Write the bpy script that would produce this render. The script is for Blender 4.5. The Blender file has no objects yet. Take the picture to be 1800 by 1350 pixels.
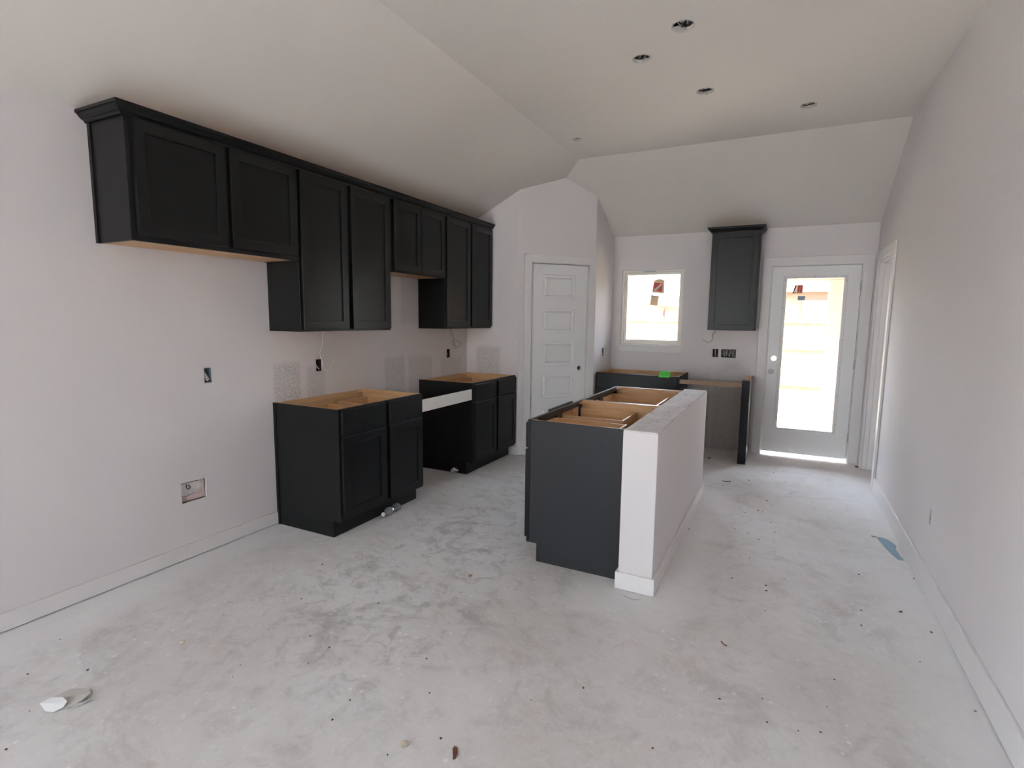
import bpy, bmesh, math, random
from mathutils import Matrix, Vector
from mathutils.geometry import tessellate_polygon
random.seed(7)
SC = bpy.context.scene
COL = SC.collection

# ------------------------------------------------------------------ room dimensions (metres)
W = 3.945; YB = 6.542; YR = -4.8          # right wall, back wall, rear wall
ZL = 2.473; XR = 1.20; ZF = 3.076         # wall height, where left slope meets flat ceiling, flat ceiling height
YC = YB - 1.22                            # where back slope meets flat ceiling
YP = 5.130; XD = 0.637; XP = 1.236; YQ = 5.837   # pantry walls
A, B, C2, D2, U1 = 2.5515, 3.456, 4.2415, 5.126, 1.546
CT = 0.876
IY0, IY1 = 2.8725, 4.75

# ------------------------------------------------------------------ camera
cd = bpy.data.cameras.new('camera'); cam = bpy.data.objects.new('camera', cd); COL.objects.link(cam)
R = Vector((0.89255236, 0.45080314, 0.0112614)); U = Vector((-0.06427599, 0.10246373, 0.99265794)); F = Vector((-0.44633943, 0.88672302, -0.12043006))
mw = Matrix(((R.x, U.x, -F.x), (R.y, U.y, -F.y), (R.z, U.z, -F.z))).to_4x4()
mw.translation = (3.1525, 0.0, 1.4731)
cam.matrix_world = mw
cd.sensor_fit = 'HORIZONTAL'; cd.sensor_width = 36; cd.lens = 942.67 / 1800 * 36; cd.clip_start = 0.05
SC.camera = cam

# ------------------------------------------------------------------ sky, sun, exposure
wd = bpy.data.worlds.new('world'); SC.world = wd; wd.use_nodes = True
nt = wd.node_tree; nt.nodes.clear()
sky = nt.nodes.new('ShaderNodeTexSky'); sky.sky_type = 'NISHITA'; sky.sun_disc = False
sky.sun_elevation = math.radians(52); sky.sun_rotation = math.radians(280); sky.air_density = 1.0; sky.dust_density = 2.5; sky.ozone_density = 1.0
mixw = nt.nodes.new('ShaderNodeMix'); mixw.data_type = 'RGBA'; mixw.inputs['Factor'].default_value = 0.62
mixw.inputs['B'].default_value = (4.6, 4.88, 5.45, 1)
bg = nt.nodes.new('ShaderNodeBackground'); bg.inputs['Strength'].default_value = 0.22
wo = nt.nodes.new('ShaderNodeOutputWorld')
nt.links.new(sky.outputs[0], mixw.inputs['A']); nt.links.new(mixw.outputs['Result'], bg.inputs['Color']); nt.links.new(bg.outputs[0], wo.inputs['Surface'])
sl = bpy.data.lights.new('sun', 'SUN'); sl.energy = 3.4; sl.angle = math.radians(0.6); sl.color = (1.0, 0.93, 0.82)
so = bpy.data.objects.new('sun', sl); COL.objects.link(so)
so.rotation_euler = Vector((0.35, -0.42, 0.84)).to_track_quat('Z', 'Y').to_euler()
so.location = (-4, -2, 8)
SC.view_settings.view_transform = 'Standard'; SC.view_settings.look = 'None'; SC.view_settings.gamma = 1
SC.view_settings.use_curve_mapping = False
SC.view_settings.exposure = 4.72
SC.cycles.max_bounces = 10; SC.cycles.diffuse_bounces = 7; SC.cycles.glossy_bounces = 4; SC.cycles.transparent_max_bounces = 12
SC.cycles.use_denoising = True; SC.cycles.sample_clamp_indirect = 6

def portal(name, loc, sx, sy, direction):
    l = bpy.data.lights.new(name, 'AREA'); l.shape = 'RECTANGLE'; l.size = sx; l.size_y = sy
    l.cycles.is_portal = True
    o = bpy.data.objects.new(name, l); COL.objects.link(o); o.location = loc
    o.rotation_euler = Vector(direction).to_track_quat('-Z', 'Y').to_euler()
RW = [(0.2, 1.9)]          # rear windows (x ranges), z 0.25..2.35
LW = (-3.0, -0.7, 0.45, 2.25)              # window in the left wall behind the camera (y0, y1, z0, z1)
for x0, x1 in RW: portal('daylight_portal', ((x0+x1)/2, YR-0.16, 1.30), x1-x0, 2.1, (0, 1, 0))
portal('daylight_portal', (-0.16, (LW[0]+LW[1])/2, (LW[2]+LW[3])/2), LW[3]-LW[2], LW[1]-LW[0], (1, 0, 0))
portal('daylight_portal', (1.71, YB+0.17, 1.63), 0.73, 0.9, (0, -1, 0))
portal('daylight_portal', (3.415, YB+0.17, 1.04), 0.86, 2.08, (0, -1, 0))
portal('daylight_portal', (5.25, YB+0.17, 1.4), 0.8, 1.2, (0, -1, 0))

# ------------------------------------------------------------------ materials
def srgb(r, g, b):
    f = lambda c: (c/255/12.92) if c/255 <= .04045 else ((c/255+.055)/1.055)**2.4
    return (f(r), f(g), f(b), 1)
class M:
    def __init__(s, name, rough=0.6, metallic=0, spec=0.5):
        s.m = bpy.data.materials.new(name); s.m.use_nodes = True; s.t = s.m.node_tree
        s.b = s.t.nodes['Principled BSDF']
        s.b.inputs['Roughness'].default_value = rough; s.b.inputs['Metallic'].default_value = metallic
        s.b.inputs['Specular IOR Level'].default_value = spec
        s.geo = None
    def n(s, typ, **kw):
        x = s.t.nodes.new(typ)
        for k, v in kw.items(): setattr(x, k, v)
        return x
    def link(s, a, b): s.t.links.new(a, b)
    def pos(s):
        if not s.geo: s.geo = s.n('ShaderNodeNewGeometry')
        return s.geo.outputs['Position']
    def xyz(s):
        if not hasattr(s, '_xyz'):
            q = s.n('ShaderNodeSeparateXYZ'); s.link(s.pos(), q.inputs[0]); s._xyz = q
        return s._xyz.outputs
    def noise(s, scale, detail=4, rough=0.55, vec=None, dist=0.0):
        q = s.n('ShaderNodeTexNoise'); q.inputs['Scale'].default_value = scale; q.inputs['Detail'].default_value = detail
        q.inputs['Roughness'].default_value = rough; q.inputs['Distortion'].default_value = dist
        s.link(vec or s.pos(), q.inputs['Vector']); return q.outputs['Fac']
    def math(s, op, a, b=0.0, c=None, clamp=False):
        q = s.n('ShaderNodeMath', operation=op, use_clamp=clamp)
        for i, v in enumerate((a, b) if c is None else (a, b, c)):
            if isinstance(v, (int, float)): q.inputs[i].default_value = v
            else: s.link(v, q.inputs[i])
        return q.outputs[0]
    def step(s, v, e0, e1, lo=0.0, hi=1.0):
        q = s.n('ShaderNodeMapRange', interpolation_type='SMOOTHSTEP')
        s.link(v, q.inputs[0]); q.inputs[1].default_value = e0; q.inputs[2].default_value = e1
        q.inputs[3].default_value = lo; q.inputs[4].default_value = hi; return q.outputs[0]
    def box(s, axis, lo, hi, e=0.02, jit=None):
        v = s.xyz()[axis]
        if jit is not None: v = s.math('ADD', v, jit)
        return s.math('MULTIPLY', s.step(v, lo-e, lo+e), s.step(v, hi-e, hi+e, 1.0, 0.0))
    def mul(s, *a):
        r = a[0]
        for x in a[1:]: r = s.math('MULTIPLY', r, x)
        return r
    def mix(s, fac, a, b):
        q = s.n('ShaderNodeMix', data_type='RGBA')
        if isinstance(fac, (int, float)): q.inputs['Factor'].default_value = fac
        else: s.link(fac, q.inputs['Factor'])
        for v, k in ((a, 'A'), (b, 'B')):
            if isinstance(v, tuple): q.inputs[k].default_value = v
            else: s.link(v, q.inputs[k])
        return q.outputs['Result']
    def color(s, c):
        if isinstance(c, tuple): s.b.inputs['Base Color'].default_value = c
        else: s.link(c, s.b.inputs['Base Color'])
        return s
    def bump(s, h, strength=0.2, dist=0.01):
        q = s.n('ShaderNodeBump'); q.inputs['Strength'].default_value = strength; q.inputs['Distance'].default_value = dist
        s.link(h, q.inputs['Height']); s.link(q.outputs[0], s.b.inputs['Normal']); return s

def plain(name, col, rough=0.6, metallic=0, spec=0.5, var=0.0, scale=8):
    m = M(name, rough, metallic, spec)
    if var:
        d = tuple(max(0, c*(1-var)) for c in col[:3]) + (1,)
        m.color(m.mix(m.noise(scale), d, col))
    else: m.color(col)
    return m.m

WALL = (0.675, 0.640, 0.635, 1)
def wall_mat(name, extra=None):
    m = M(name, 0.85, spec=0.25)
    base = m.mix(m.noise(1.3, 3), (WALL[0]*0.97, WALL[1]*0.97, WALL[2]*0.98, 1), WALL)
    if extra: base = extra(m, base)
    m.color(base)
    m.bump(m.noise(130, 3), 0.12, 0.002)
    return m.m
def speckle(m, dark=(0.42, 0.40, 0.39, 1), light=(0.68, 0.65, 0.64, 1)):
    a = m.noise(85, 5, 0.7, dist=0.6); return m.mix(m.step(a, 0.44, 0.62), dark, light)
def left_extra(m, base):
    jit = m.math('MULTIPLY', m.math('SUBTRACT', m.noise(9, 4), 0.5), 0.05)
    prim = m.mul(m.step(m.xyz()[1], A-0.003, A+0.003), m.step(m.xyz()[2], 1.86, 1.88, 1, 0))
    base = m.mix(prim, base, (0.68, 0.625, 0.605, 1))
    sp = speckle(m)
    def patch(y0, y1, z0, z1, amt): return m.mul(m.box(1, y0, y1, 0.02, jit), m.box(2, z0, z1, 0.03, jit), amt)
    p = patch(2.57, 2.80, 0.0, 1.14, 0.75)
    for q in (patch(2.86, 3.04, 0.0, 1.10, 0.6), patch(3.74, 4.02, 0.0, 1.12, 0.65), patch(4.08, 4.46, 0.0, 1.10, 0.5), patch(4.62, 5.0, 0.0, 1.06, 0.4),
              patch(3.50, 3.86, 1.42, 1.9, 0.5), patch(3.98, 4.3, 1.42, 1.9, 0.5)):
        p = m.math('MAXIMUM', p, q)
    return m.mix(p, base, sp)
def perp_extra(m, base):
    jit = m.math('MULTIPLY', m.math('SUBTRACT', m.noise(9, 4), 0.5), 0.05)
    # primer below the line (0.328,1.352)-(0.609,0.934)
    d = m.math('ADD', m.math('MULTIPLY', m.xyz()[0], 1.4875), m.xyz()[2])
    prim = m.mul(m.step(d, 1.838, 1.846, 1, 0), m.step(m.xyz()[2], 1.39, 1.40, 1, 0))
    base = m.mix(prim, base, (0.66, 0.61, 0.595, 1))
    p = m.mul(m.box(0, 0.13, 0.42, 0.03, jit), m.box(2, 0.6, 1.17, 0.03, jit), 0.6, prim)
    return m.mix(p, base, speckle(m, dark=(0.36, 0.34, 0.33, 1)))
def back_extra(m, base):
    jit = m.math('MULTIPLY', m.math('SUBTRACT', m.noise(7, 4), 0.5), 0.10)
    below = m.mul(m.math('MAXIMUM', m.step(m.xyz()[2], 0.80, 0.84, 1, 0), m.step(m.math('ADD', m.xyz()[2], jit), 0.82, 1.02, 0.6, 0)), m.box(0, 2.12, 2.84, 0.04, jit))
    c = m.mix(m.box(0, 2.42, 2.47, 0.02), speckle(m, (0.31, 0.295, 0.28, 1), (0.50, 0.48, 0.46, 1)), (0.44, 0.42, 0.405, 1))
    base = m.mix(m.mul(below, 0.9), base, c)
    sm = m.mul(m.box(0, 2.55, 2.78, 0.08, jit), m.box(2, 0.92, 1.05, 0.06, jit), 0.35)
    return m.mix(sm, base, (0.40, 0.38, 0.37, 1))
MW = wall_mat('wall_paint'); MWL = wall_mat('wall_paint_left', left_extra); MWP = wall_mat('wall_paint_pantry', perp_extra); MWB = wall_mat('wall_paint_back', back_extra)
MC = wall_mat('ceiling_paint', lambda m, b: m.mix(1.0, b, (0.675, 0.635, 0.60, 1)))
MTRIM = plain('trim_paint', (0.70, 0.675, 0.665, 1), 0.5, var=0.03)
MDOORW = plain('white_door_paint', (0.74, 0.735, 0.73, 1), 0.45, var=0.03)
MVINYL = plain('cream_vinyl', (0.78, 0.74, 0.66, 1), 0.4, var=0.03)

m = M('charcoal_cabinet_paint', 0.30, spec=0.26)
n1 = m.noise(3, 5); m.color(m.mix(n1, (0.0080, 0.0077, 0.0078, 1), (0.0098, 0.0094, 0.0094, 1)))
st = m.math('MULTIPLY', m.noise(2.5, 2), 0.05); m.link(m.math('ADD', st, 0.34), m.b.inputs['Roughness']); MDARK = m.m
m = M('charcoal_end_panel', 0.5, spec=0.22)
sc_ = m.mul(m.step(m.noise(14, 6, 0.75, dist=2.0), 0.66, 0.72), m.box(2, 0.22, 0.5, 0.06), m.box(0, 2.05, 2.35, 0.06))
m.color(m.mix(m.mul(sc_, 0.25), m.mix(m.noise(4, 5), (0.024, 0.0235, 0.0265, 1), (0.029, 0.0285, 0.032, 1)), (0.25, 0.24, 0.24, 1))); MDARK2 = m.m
m = M('light_maple_ply', 0.5, spec=0.4)
mp = m.n('ShaderNodeMapping'); mp.inputs['Scale'].default_value = (1.2, 1.2, 14); m.link(m.pos(), mp.inputs[0])
g = m.noise(3.5, 6, 0.6, vec=mp.outputs[0], dist=0.4)
m.color(m.mix(m.step(g, 0.2, 0.8), (0.52, 0.30, 0.145, 1), (0.67, 0.42, 0.215, 1))); MWOOD = m.m
m = M('pine_batten', 0.7); m.color(m.mix(m.noise(18, 4), (0.30, 0.20, 0.125, 1), (0.42, 0.29, 0.19, 1))); MPINE = m.m
MRAW = plain('raw_white_edge', (0.72, 0.66, 0.58, 1), 0.7, var=0.12, scale=30)
MWHITEB = plain('primed_white_board', (0.88, 0.855, 0.81, 1), 0.6, var=0.04)

m = M('concrete_slab', 0.72, spec=0.3)
pos = m.pos()
base = m.mix(m.step(m.noise(1.1, 5, 0.6), 0.32, 0.68), (0.60, 0.575, 0.56, 1), (0.69, 0.68, 0.68, 1))
zone = m.math('MAXIMUM', m.mul(m.box(0, 0.70, 2.0, 0.35), m.box(1, 1.3, 4.8, 0.6)), 0.42)
bl = m.mul(m.step(m.noise(2.6, 9, 0.72, dist=0.9), 0.50, 0.66), 0.75)
base = m.mix(m.mul(bl, zone), base, (0.33, 0.325, 0.32, 1))
bl2 = m.mul(m.step(m.noise(9, 8, 0.75, dist=0.8), 0.48, 0.66), 0.62)
base = m.mix(m.mul(bl2, zone), base, (0.36, 0.35, 0.34, 1))
gr = m.mul(m.step(m.noise(1.7, 7, 0.7, dist=0.6), 0.56, 0.72), zone, 0.35)
base = m.mix(gr, base, (0.38, 0.40, 0.40, 1))
br = m.mul(m.step(m.noise(3.3, 7, 0.72, dist=0.4), 0.54, 0.72), 0.34)
base = m.mix(br, base, (0.46, 0.36, 0.29, 1))
fine = m.step(m.noise(30, 8, 0.8, dist=0.6), 0.54, 0.66)
base = m.mix(m.mul(fine, 0.42), base, (0.84, 0.83, 0.83, 1))
fd = m.step(m.noise(48, 6, 0.75), 0.60, 0.72)
base = m.mix(m.mul(fd, 0.42), base, (0.33, 0.31, 0.30, 1))
vn = m.n('ShaderNodeTexVoronoi'); vn.inputs['Scale'].default_value = 16; m.link(pos, vn.inputs['Vector'])
spk = m.mul(m.step(vn.outputs['Distance'], 0.10, 0.16, 1, 0), m.step(m.noise(2.1, 3), 0.45, 0.6))
base = m.mix(m.mul(spk, 0.45), base, (0.90, 0.90, 0.90, 1))
mp = m.n('ShaderNodeMapping'); mp.inputs['Rotation'].default_value = (0, 0, 0.7); mp.inputs['Scale'].default_value = (2.0, 16, 1); m.link(pos, mp.inputs[0])
sw = m.mul(m.step(m.noise(1.4, 7, 0.75, vec=mp.outputs[0], dist=1.0), 0.56, 0.72), zone, 0.32)
base = m.mix(sw, base, (0.38, 0.37, 0.36, 1))
# pale overspray bands along the walls and round the island
ov = m.math('MAXIMUM', m.step(m.xyz()[0], 3.55, 3.85), m.step(m.math('ADD', m.xyz()[0], m.math('MULTIPLY', m.noise(3, 4), 0.35)), 0.30, 0.60, 1, 0))
isl = m.mul(m.box(0, 2.2, 2.82, 0.10, m.math('MULTIPLY', m.math('SUBTRACT', m.noise(6, 4), 0.5), 0.12)), m.box(1, 2.45, 4.9, 0.10))
ov = m.math('MAXIMUM', ov, isl)
base = m.mix(m.mul(ov, 0.6), base, (0.76, 0.755, 0.76, 1))
m.color(base)
m.bump(m.noise(60, 6, 0.7), 0.15, 0.004)
MFLOOR = m.m

m = M('dusty_board_top', 0.9)
b0 = m.mix(m.step(m.noise(9, 5), 0.35, 0.65), (0.60, 0.56, 0.55, 1), (0.72, 0.69, 0.68, 1))
b0 = m.mix(m.mul(m.step(m.noise(6, 8, 0.8, dist=0.6), 0.56, 0.64), 0.6), b0, (0.33, 0.24, 0.20, 1))
b0 = m.mix(m.mul(m.step(m.noise(20, 6, 0.75, dist=1.0), 0.60, 0.65), 0.7), b0, (0.12, 0.10, 0.10, 1)); m.color(b0); m.bump(m.noise(40, 5), 0.4, 0.004); MTOP = m.m

def glass_mat(name, tint=(1, 1, 1, 1), gl=0.06):
    m = bpy.data.materials.new(name); m.use_nodes = True; t = m.node_tree; t.nodes.clear()
    tr = t.nodes.new('ShaderNodeBsdfTransparent'); tr.inputs[0].default_value = tint
    g = t.nodes.new('ShaderNodeBsdfGlossy'); g.inputs['Roughness'].default_value = 0.02
    lw = t.nodes.new('ShaderNodeFresnel'); lw.inputs[0].default_value = 1.45
    mx = t.nodes.new('ShaderNodeMixShader'); o = t.nodes.new('ShaderNodeOutputMaterial')
    t.links.new(lw.outputs[0], mx.inputs[0]); t.links.new(tr.outputs[0], mx.inputs[1]); t.links.new(g.outputs[0], mx.inputs[2]); t.links.new(mx.outputs[0], o.inputs[0])
    return m
MGLASS = glass_mat('window_glass', (0.97, 0.98, 0.97, 1))
MPLAST = glass_mat('clear_plastic', (0.86, 0.88, 0.90, 1))
_t = MPLAST.node_tree; _d = _t.nodes.new('ShaderNodeBsdfDiffuse'); _d.inputs[0].default_value = (0.6, 0.62, 0.65, 1); _m = _t.nodes.new('ShaderNodeMixShader'); _m.inputs[0].default_value = 0.16
_o = [n for n in _t.nodes if n.type == 'OUTPUT_MATERIAL'][0]; _s = _o.inputs[0].links[0].from_socket
_t.links.new(_s, _m.inputs[1]); _t.links.new(_d.outputs[0], _m.inputs[2]); _t.links.new(_m.outputs[0], _o.inputs[0])
MMETAL = plain('zinc_metal', (0.55, 0.56, 0.57, 1), 0.35, metallic=0.9)
MPLATE = plain('satin_plate', (0.42, 0.41, 0.41, 1), 0.5, metallic=0.2)
MFOIL = plain('foil', (0.80, 0.80, 0.82, 1), 0.25, metallic=0.85)
MBOXB = plain('blue_grey_plastic', (0.22, 0.27, 0.33, 1), 0.5, var=0.15, scale=40)
MBLACK = plain('dark_box', (0.03, 0.026, 0.024, 1), 0.7, var=0.3, scale=40)
MCABLE = plain('white_cable_sheath', (0.62, 0.60, 0.57, 1), 0.5)
MCABLEG = plain('grey_cable_sheath', (0.30, 0.28, 0.26, 1), 0.5)
MTAN = plain('tan_cable_sheath', (0.42, 0.34, 0.22, 1), 0.6)
MPINK = plain('pink_insulation', (0.64, 0.53, 0.50, 1), 0.95, var=0.35, scale=60)
MTORN = plain('torn_drywall', (0.60, 0.58, 0.56, 1), 0.95, var=0.3, scale=90)
MTORN2 = plain('ragged_mud_rim', (0.66, 0.64, 0.61, 1), 0.95, var=0.6, scale=90)
MCAN = plain('dark_steel_can', (0.06, 0.062, 0.065, 1), 0.55, metallic=0.3, var=0.3, scale=60)
MGREEN = plain('green_tape', (0.09, 0.62, 0.06, 1), 0.6)
MBLUE = plain('blue_tape', (0.26, 0.40, 0.50, 1), 0.8, var=0.2, scale=30)
MPAPER = plain('grey_paper', (0.56, 0.54, 0.50, 1), 0.8, var=0.1)
MPAPERW = plain('white_paper', (0.72, 0.73, 0.73, 1), 0.8)
MLEAF = plain('brown_leaf', (0.20, 0.08, 0.045, 1), 0.8, var=0.4, scale=80)
MCRUMB = plain('brown_dirt', (0.11, 0.075, 0.055, 1), 0.95, var=0.4, scale=200)
MPLAS = plain('plaster_clump', (0.62, 0.55, 0.44, 1), 0.95, var=0.3, scale=120)
MCHIP = plain('orange_brown_chip', (0.45, 0.24, 0.11, 1), 0.7, var=0.4, scale=150)
def label_mat(name, c, k=0.12):
    m = bpy.data.materials.new(name); m.use_nodes = True; t = m.node_tree; b = t.nodes['Principled BSDF']; b.inputs['Base Color'].default_value = c; b.inputs['Roughness'].default_value = 0.6
    tr = t.nodes.new('ShaderNodeBsdfTranslucent'); tr.inputs[0].default_value = c; mx = t.nodes.new('ShaderNodeMixShader'); mx.inputs[0].default_value = k
    o = t.nodes['Material Output']; t.links.new(b.outputs[0], mx.inputs[1]); t.links.new(tr.outputs[0], mx.inputs[2]); t.links.new(mx.outputs[0], o.inputs[0]); return m
MRED = label_mat('label_red', (0.70, 0.10, 0.11, 1), 0.22)
MBEIGE = label_mat('label_beige', (0.62, 0.50, 0.36, 1), 0.30)
MLBLUE = label_mat('label_grey_blue', (0.34, 0.42, 0.50, 1), 0.25)
MINK = plain('label_dark_ink', (0.07, 0.06, 0.07, 1), 0.7)
MWHT = label_mat('label_white', (0.80, 0.72, 0.62, 1), 0.4)
# outdoors
m = M('backyard_ground', 0.95); c = m.mix(m.step(m.noise(1.2, 6, 0.7), 0.4, 0.62), (0.36, 0.29, 0.21, 1), (0.15, 0.17, 0.075, 1))
c = m.mix(m.step(m.noise(9, 6, 0.7), 0.45, 0.65), c, (0.38, 0.31, 0.23, 1)); m.color(c); m.bump(m.noise(20, 5), 0.5, 0.03); MGROUND = m.m
MPATIO = plain('patio_concrete', (0.60, 0.58, 0.54, 1), 0.9, var=0.15)
MFENCE = plain('cedar_picket', (0.17, 0.11, 0.06, 1), 0.85, var=0.35, scale=5)
MPEACH = plain('peach_masonry', (0.22, 0.145, 0.09, 1), 0.9, var=0.15, scale=12)
MSOFF = plain('soffit_tan', (0.16, 0.12, 0.085, 1), 0.8, var=0.1)
MHOUSE = plain('pale_siding', (0.30, 0.285, 0.26, 1), 0.85, var=0.06)
MROOF = plain('grey_shingle', (0.045, 0.05, 0.05, 1), 0.95, var=0.25, scale=20)
MBRICKH = plain('tan_brick', (0.20, 0.13, 0.095, 1), 0.9, var=0.3, scale=18)
MHGL = plain('green_grey_glazing', (0.20, 0.28, 0.25, 1), 0.15)

# ------------------------------------------------------------------ mesh helpers
class MB:
    def __init__(s, T=None): s.v = []; s.f = []; s.m = []; s.T = T or (lambda a, b, c: (a, b, c)); s.smooth = False
    def av(s, pts):
        i = len(s.v); s.v += [tuple(s.T(*p)) for p in pts]; return i
    def box(s, a0, a1, b0, b1, c0, c1, m=0, faces=None):
        i = s.av([(a0, b0, c0), (a1, b0, c0), (a1, b1, c0), (a0, b1, c0), (a0, b0, c1), (a1, b0, c1), (a1, b1, c1), (a0, b1, c1)])
        F_ = {'-c': (0, 3, 2, 1), '+c': (4, 5, 6, 7), '-b': (0, 1, 5, 4), '+a': (1, 2, 6, 5), '+b': (2, 3, 7, 6), '-a': (3, 0, 4, 7)}
        for k, q in F_.items():
            s.f.append(tuple(i+j for j in q)); s.m.append((faces or {}).get(k, m))
        return s
    def prism(s, pts, d0, d1, to3, m=0, mside=None):
        """closed 2D polygon pts; to3(u,v,d) -> abc"""
        n = len(pts)
        i = s.av([to3(u, v, d0) for u, v in pts]); j = s.av([to3(u, v, d1) for u, v in pts])
        s.f.append(tuple(i+k for k in range(n))[::-1]); s.m.append(m)
        s.f.append(tuple(j+k for k in range(n))); s.m.append(m)
        for k in range(n):
            s.f.append((i+k, i+(k+1) % n, j+(k+1) % n, j+k)); s.m.append(m if mside is None else mside)
        return s
    def holed(s, outer, holes, d0, d1, to3, m=0, mside=None):
        loops = [outer]+holes; flat = [p for l in loops for p in l]
        tris = tessellate_polygon([[Vector((p[0], p[1], 0)) for p in l] for l in loops])
        i = s.av([to3(u, v, d0) for u, v in flat]); j = s.av([to3(u, v, d1) for u, v in flat])
        for t in tris:
            s.f.append((i+t[0], i+t[1], i+t[2])); s.m.append(m); s.f.append((j+t[2], j+t[1], j+t[0])); s.m.append(m)
        o = 0
        for l in loops:
            n = len(l)
            for k in range(n):
                s.f.append((i+o+k, i+o+(k+1) % n, j+o+(k+1) % n, j+o+k)); s.m.append(m if mside is None else mside)
            o += n
        return s
    def tube(s, pts, r, n=8, m=0):
        P = [Vector(p) for p in pts]; rings = []
        up = Vector((0.13, 0.2, 1)).normalized()
        for k, p in enumerate(P):
            t = (P[min(k+1, len(P)-1)]-P[max(k-1, 0)]).normalized()
            a = t.cross(up)
            if a.length < 1e-3: a = t.cross(Vector((1, 0, 0)))
            a.normalize(); b = t.cross(a)
            rr = r[k] if isinstance(r, (list, tuple)) else r
            rings.append(s.av([p+a*math.cos(2*math.pi*q/n)*rr+b*math.sin(2*math.pi*q/n)*rr for q in range(n)]))
        for k in range(len(P)-1):
            for q in range(n):
                s.f.append((rings[k]+q, rings[k]+(q+1) % n, rings[k+1]+(q+1) % n, rings[k+1]+q)); s.m.append(m)
        s.f.append(tuple(rings[0]+q for q in range(n))[::-1]); s.m.append(m)
        s.f.append(tuple(rings[-1]+q for q in range(n))); s.m.append(m)
        return s
    def blob(s, c, r, n=6, jag=0.3, flat=1.0, m=0, rng=random):
        rings = []
        for k in range(1, n):
            ph = math.pi*k/n
            rings.append(s.av([(c[0]+r*math.sin(ph)*math.cos(2*math.pi*q/8)*(1+rng.uniform(-jag, jag)), c[1]+r*math.sin(ph)*math.sin(2*math.pi*q/8)*(1+rng.uniform(-jag, jag)),
                                c[2]-r*flat*math.cos(ph)*(1+rng.uniform(-jag, jag)*.5)) for q in range(8)]))
        b = s.av([(c[0], c[1], c[2]-r*flat)]); t = s.av([(c[0], c[1], c[2]+r*flat)])
        for q in range(8):
            s.f.append((b, rings[0]+(q+1) % 8, rings[0]+q)); s.m.append(m)
            s.f.append((t, rings[-1]+q, rings[-1]+(q+1) % 8)); s.m.append(m)
            for k in range(len(rings)-1):
                s.f.append((rings[k]+q, rings[k]+(q+1) % 8, rings[k+1]+(q+1) % 8, rings[k+1]+q)); s.m.append(m)
        return s
    def build(s, name, mats, parent=None, bevel=0, smooth=False, kind=None, recalc=True):
        if not isinstance(mats, (list, tuple)): mats = [mats]
        xs = [v[0] for v in s.v]; ys = [v[1] for v in s.v]; zs = [v[2] for v in s.v]
        org = Vector(((min(xs)+max(xs))/2, (min(ys)+max(ys))/2, min(zs)))
        me = bpy.data.meshes.new(name); me.from_pydata([Vector(v)-org for v in s.v], [], s.f)
        for mt in mats: me.materials.append(mt)
        for p, k in zip(me.polygons, s.m): p.material_index = k
        if recalc:
            bm = bmesh.new(); bm.from_mesh(me); bmesh.ops.recalc_face_normals(bm, faces=bm.faces); bm.to_mesh(me); bm.free()
        if smooth:
            for p in me.polygons: p.use_smooth = True
        o = bpy.data.objects.new(name, me); COL.objects.link(o)
        if parent: o.parent = parent; o.location = org - WLOC[parent.name]
        else: o.location = org
        WLOC[o.name] = org
        if bevel:
            b = o.modifiers.new('bevel', 'BEVEL'); b.width = bevel; b.segments = 2; b.limit_method = 'ANGLE'; b.angle_limit = math.radians(40)
        if kind: o['kind'] = kind
        return o
WLOC = {}
def thing(name, loc, label=None, cat=None, group=None, kind=None):
    o = bpy.data.objects.new(name, None); COL.objects.link(o); o.location = loc; WLOC[o.name] = Vector(loc); o.empty_display_size = 0.1
    return tag(o, label, cat, group, kind)
def tag(o, label=None, cat=None, group=None, kind=None):
    if label: o['label'] = label
    if cat: o['category'] = cat
    if group: o['group'] = group
    if kind: o['kind'] = kind
    return o
rect = lambda u0, u1, v0, v1: [(u0, v0), (u1, v0), (u1, v1), (u0, v1)]
circ = lambda cx, cy, r, n=20, jag=0: [(cx+r*(1+random.uniform(-jag, jag))*math.cos(2*math.pi*k/n), cy+r*(1+random.uniform(-jag, jag))*math.sin(2*math.pi*k/n)) for k in range(n)]
YZ = lambda u, v, d: (d, u, v)      # plane of the side walls
XZ = lambda u, v, d: (u, d, v)      # plane of the back wall
XY = lambda u, v, d: (u, v, d)

# ------------------------------------------------------------------ SETTING: floor, walls, ceiling
MB().prism([(-0.12, YR-0.15), (7.62, YR-0.15), (7.62, -0.4), (5.92, -0.4), (5.92, YB-0.0005), (-0.12, YB-0.0005)], -0.12, 0, XY).build('floor', MFLOOR, kind='structure')

OUT_L = (2.068, 2.117, 1.061, 1.154); OUT_1 = (2.952, 3.010, 1.06, 1.152); OUT_2 = (4.728, 4.790, 1.058, 1.150)
LOWH = [(1.886, 0.350), (2.040, 0.347), (2.043, 0.472), (1.884, 0.474)]
def jag_rect(p, n=5, j=0.0025):
    out = []
    for k in range(len(p)):
        a, b = p[k], p[(k+1) % len(p)]
        for q in range(n):
            t = q/n; w = 0 if q == 0 else j
            out.append((a[0]+(b[0]-a[0])*t+random.uniform(-w, w), a[1]+(b[1]-a[1])*t+random.uniform(-w, w)))
    return out
MB().holed([(YR-0.15, -0.12), (YB+0.15, -0.12), (YB+0.15, ZL), (YR-0.15, ZL)], [rect(*OUT_L), rect(*OUT_1), rect(*OUT_2), jag_rect(LOWH), rect(*LW)], -0.013, 0, YZ).build('wall_left', MWL, kind='structure')
MB().holed([(YR-0.15, -0.12), (YB+0.15, -0.12), (YB+0.15, ZL), (YR-0.15, ZL)], [rect(*LW)], -0.14, -0.105, YZ).build('wall_left.001', MHOUSE, kind='structure')

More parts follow.
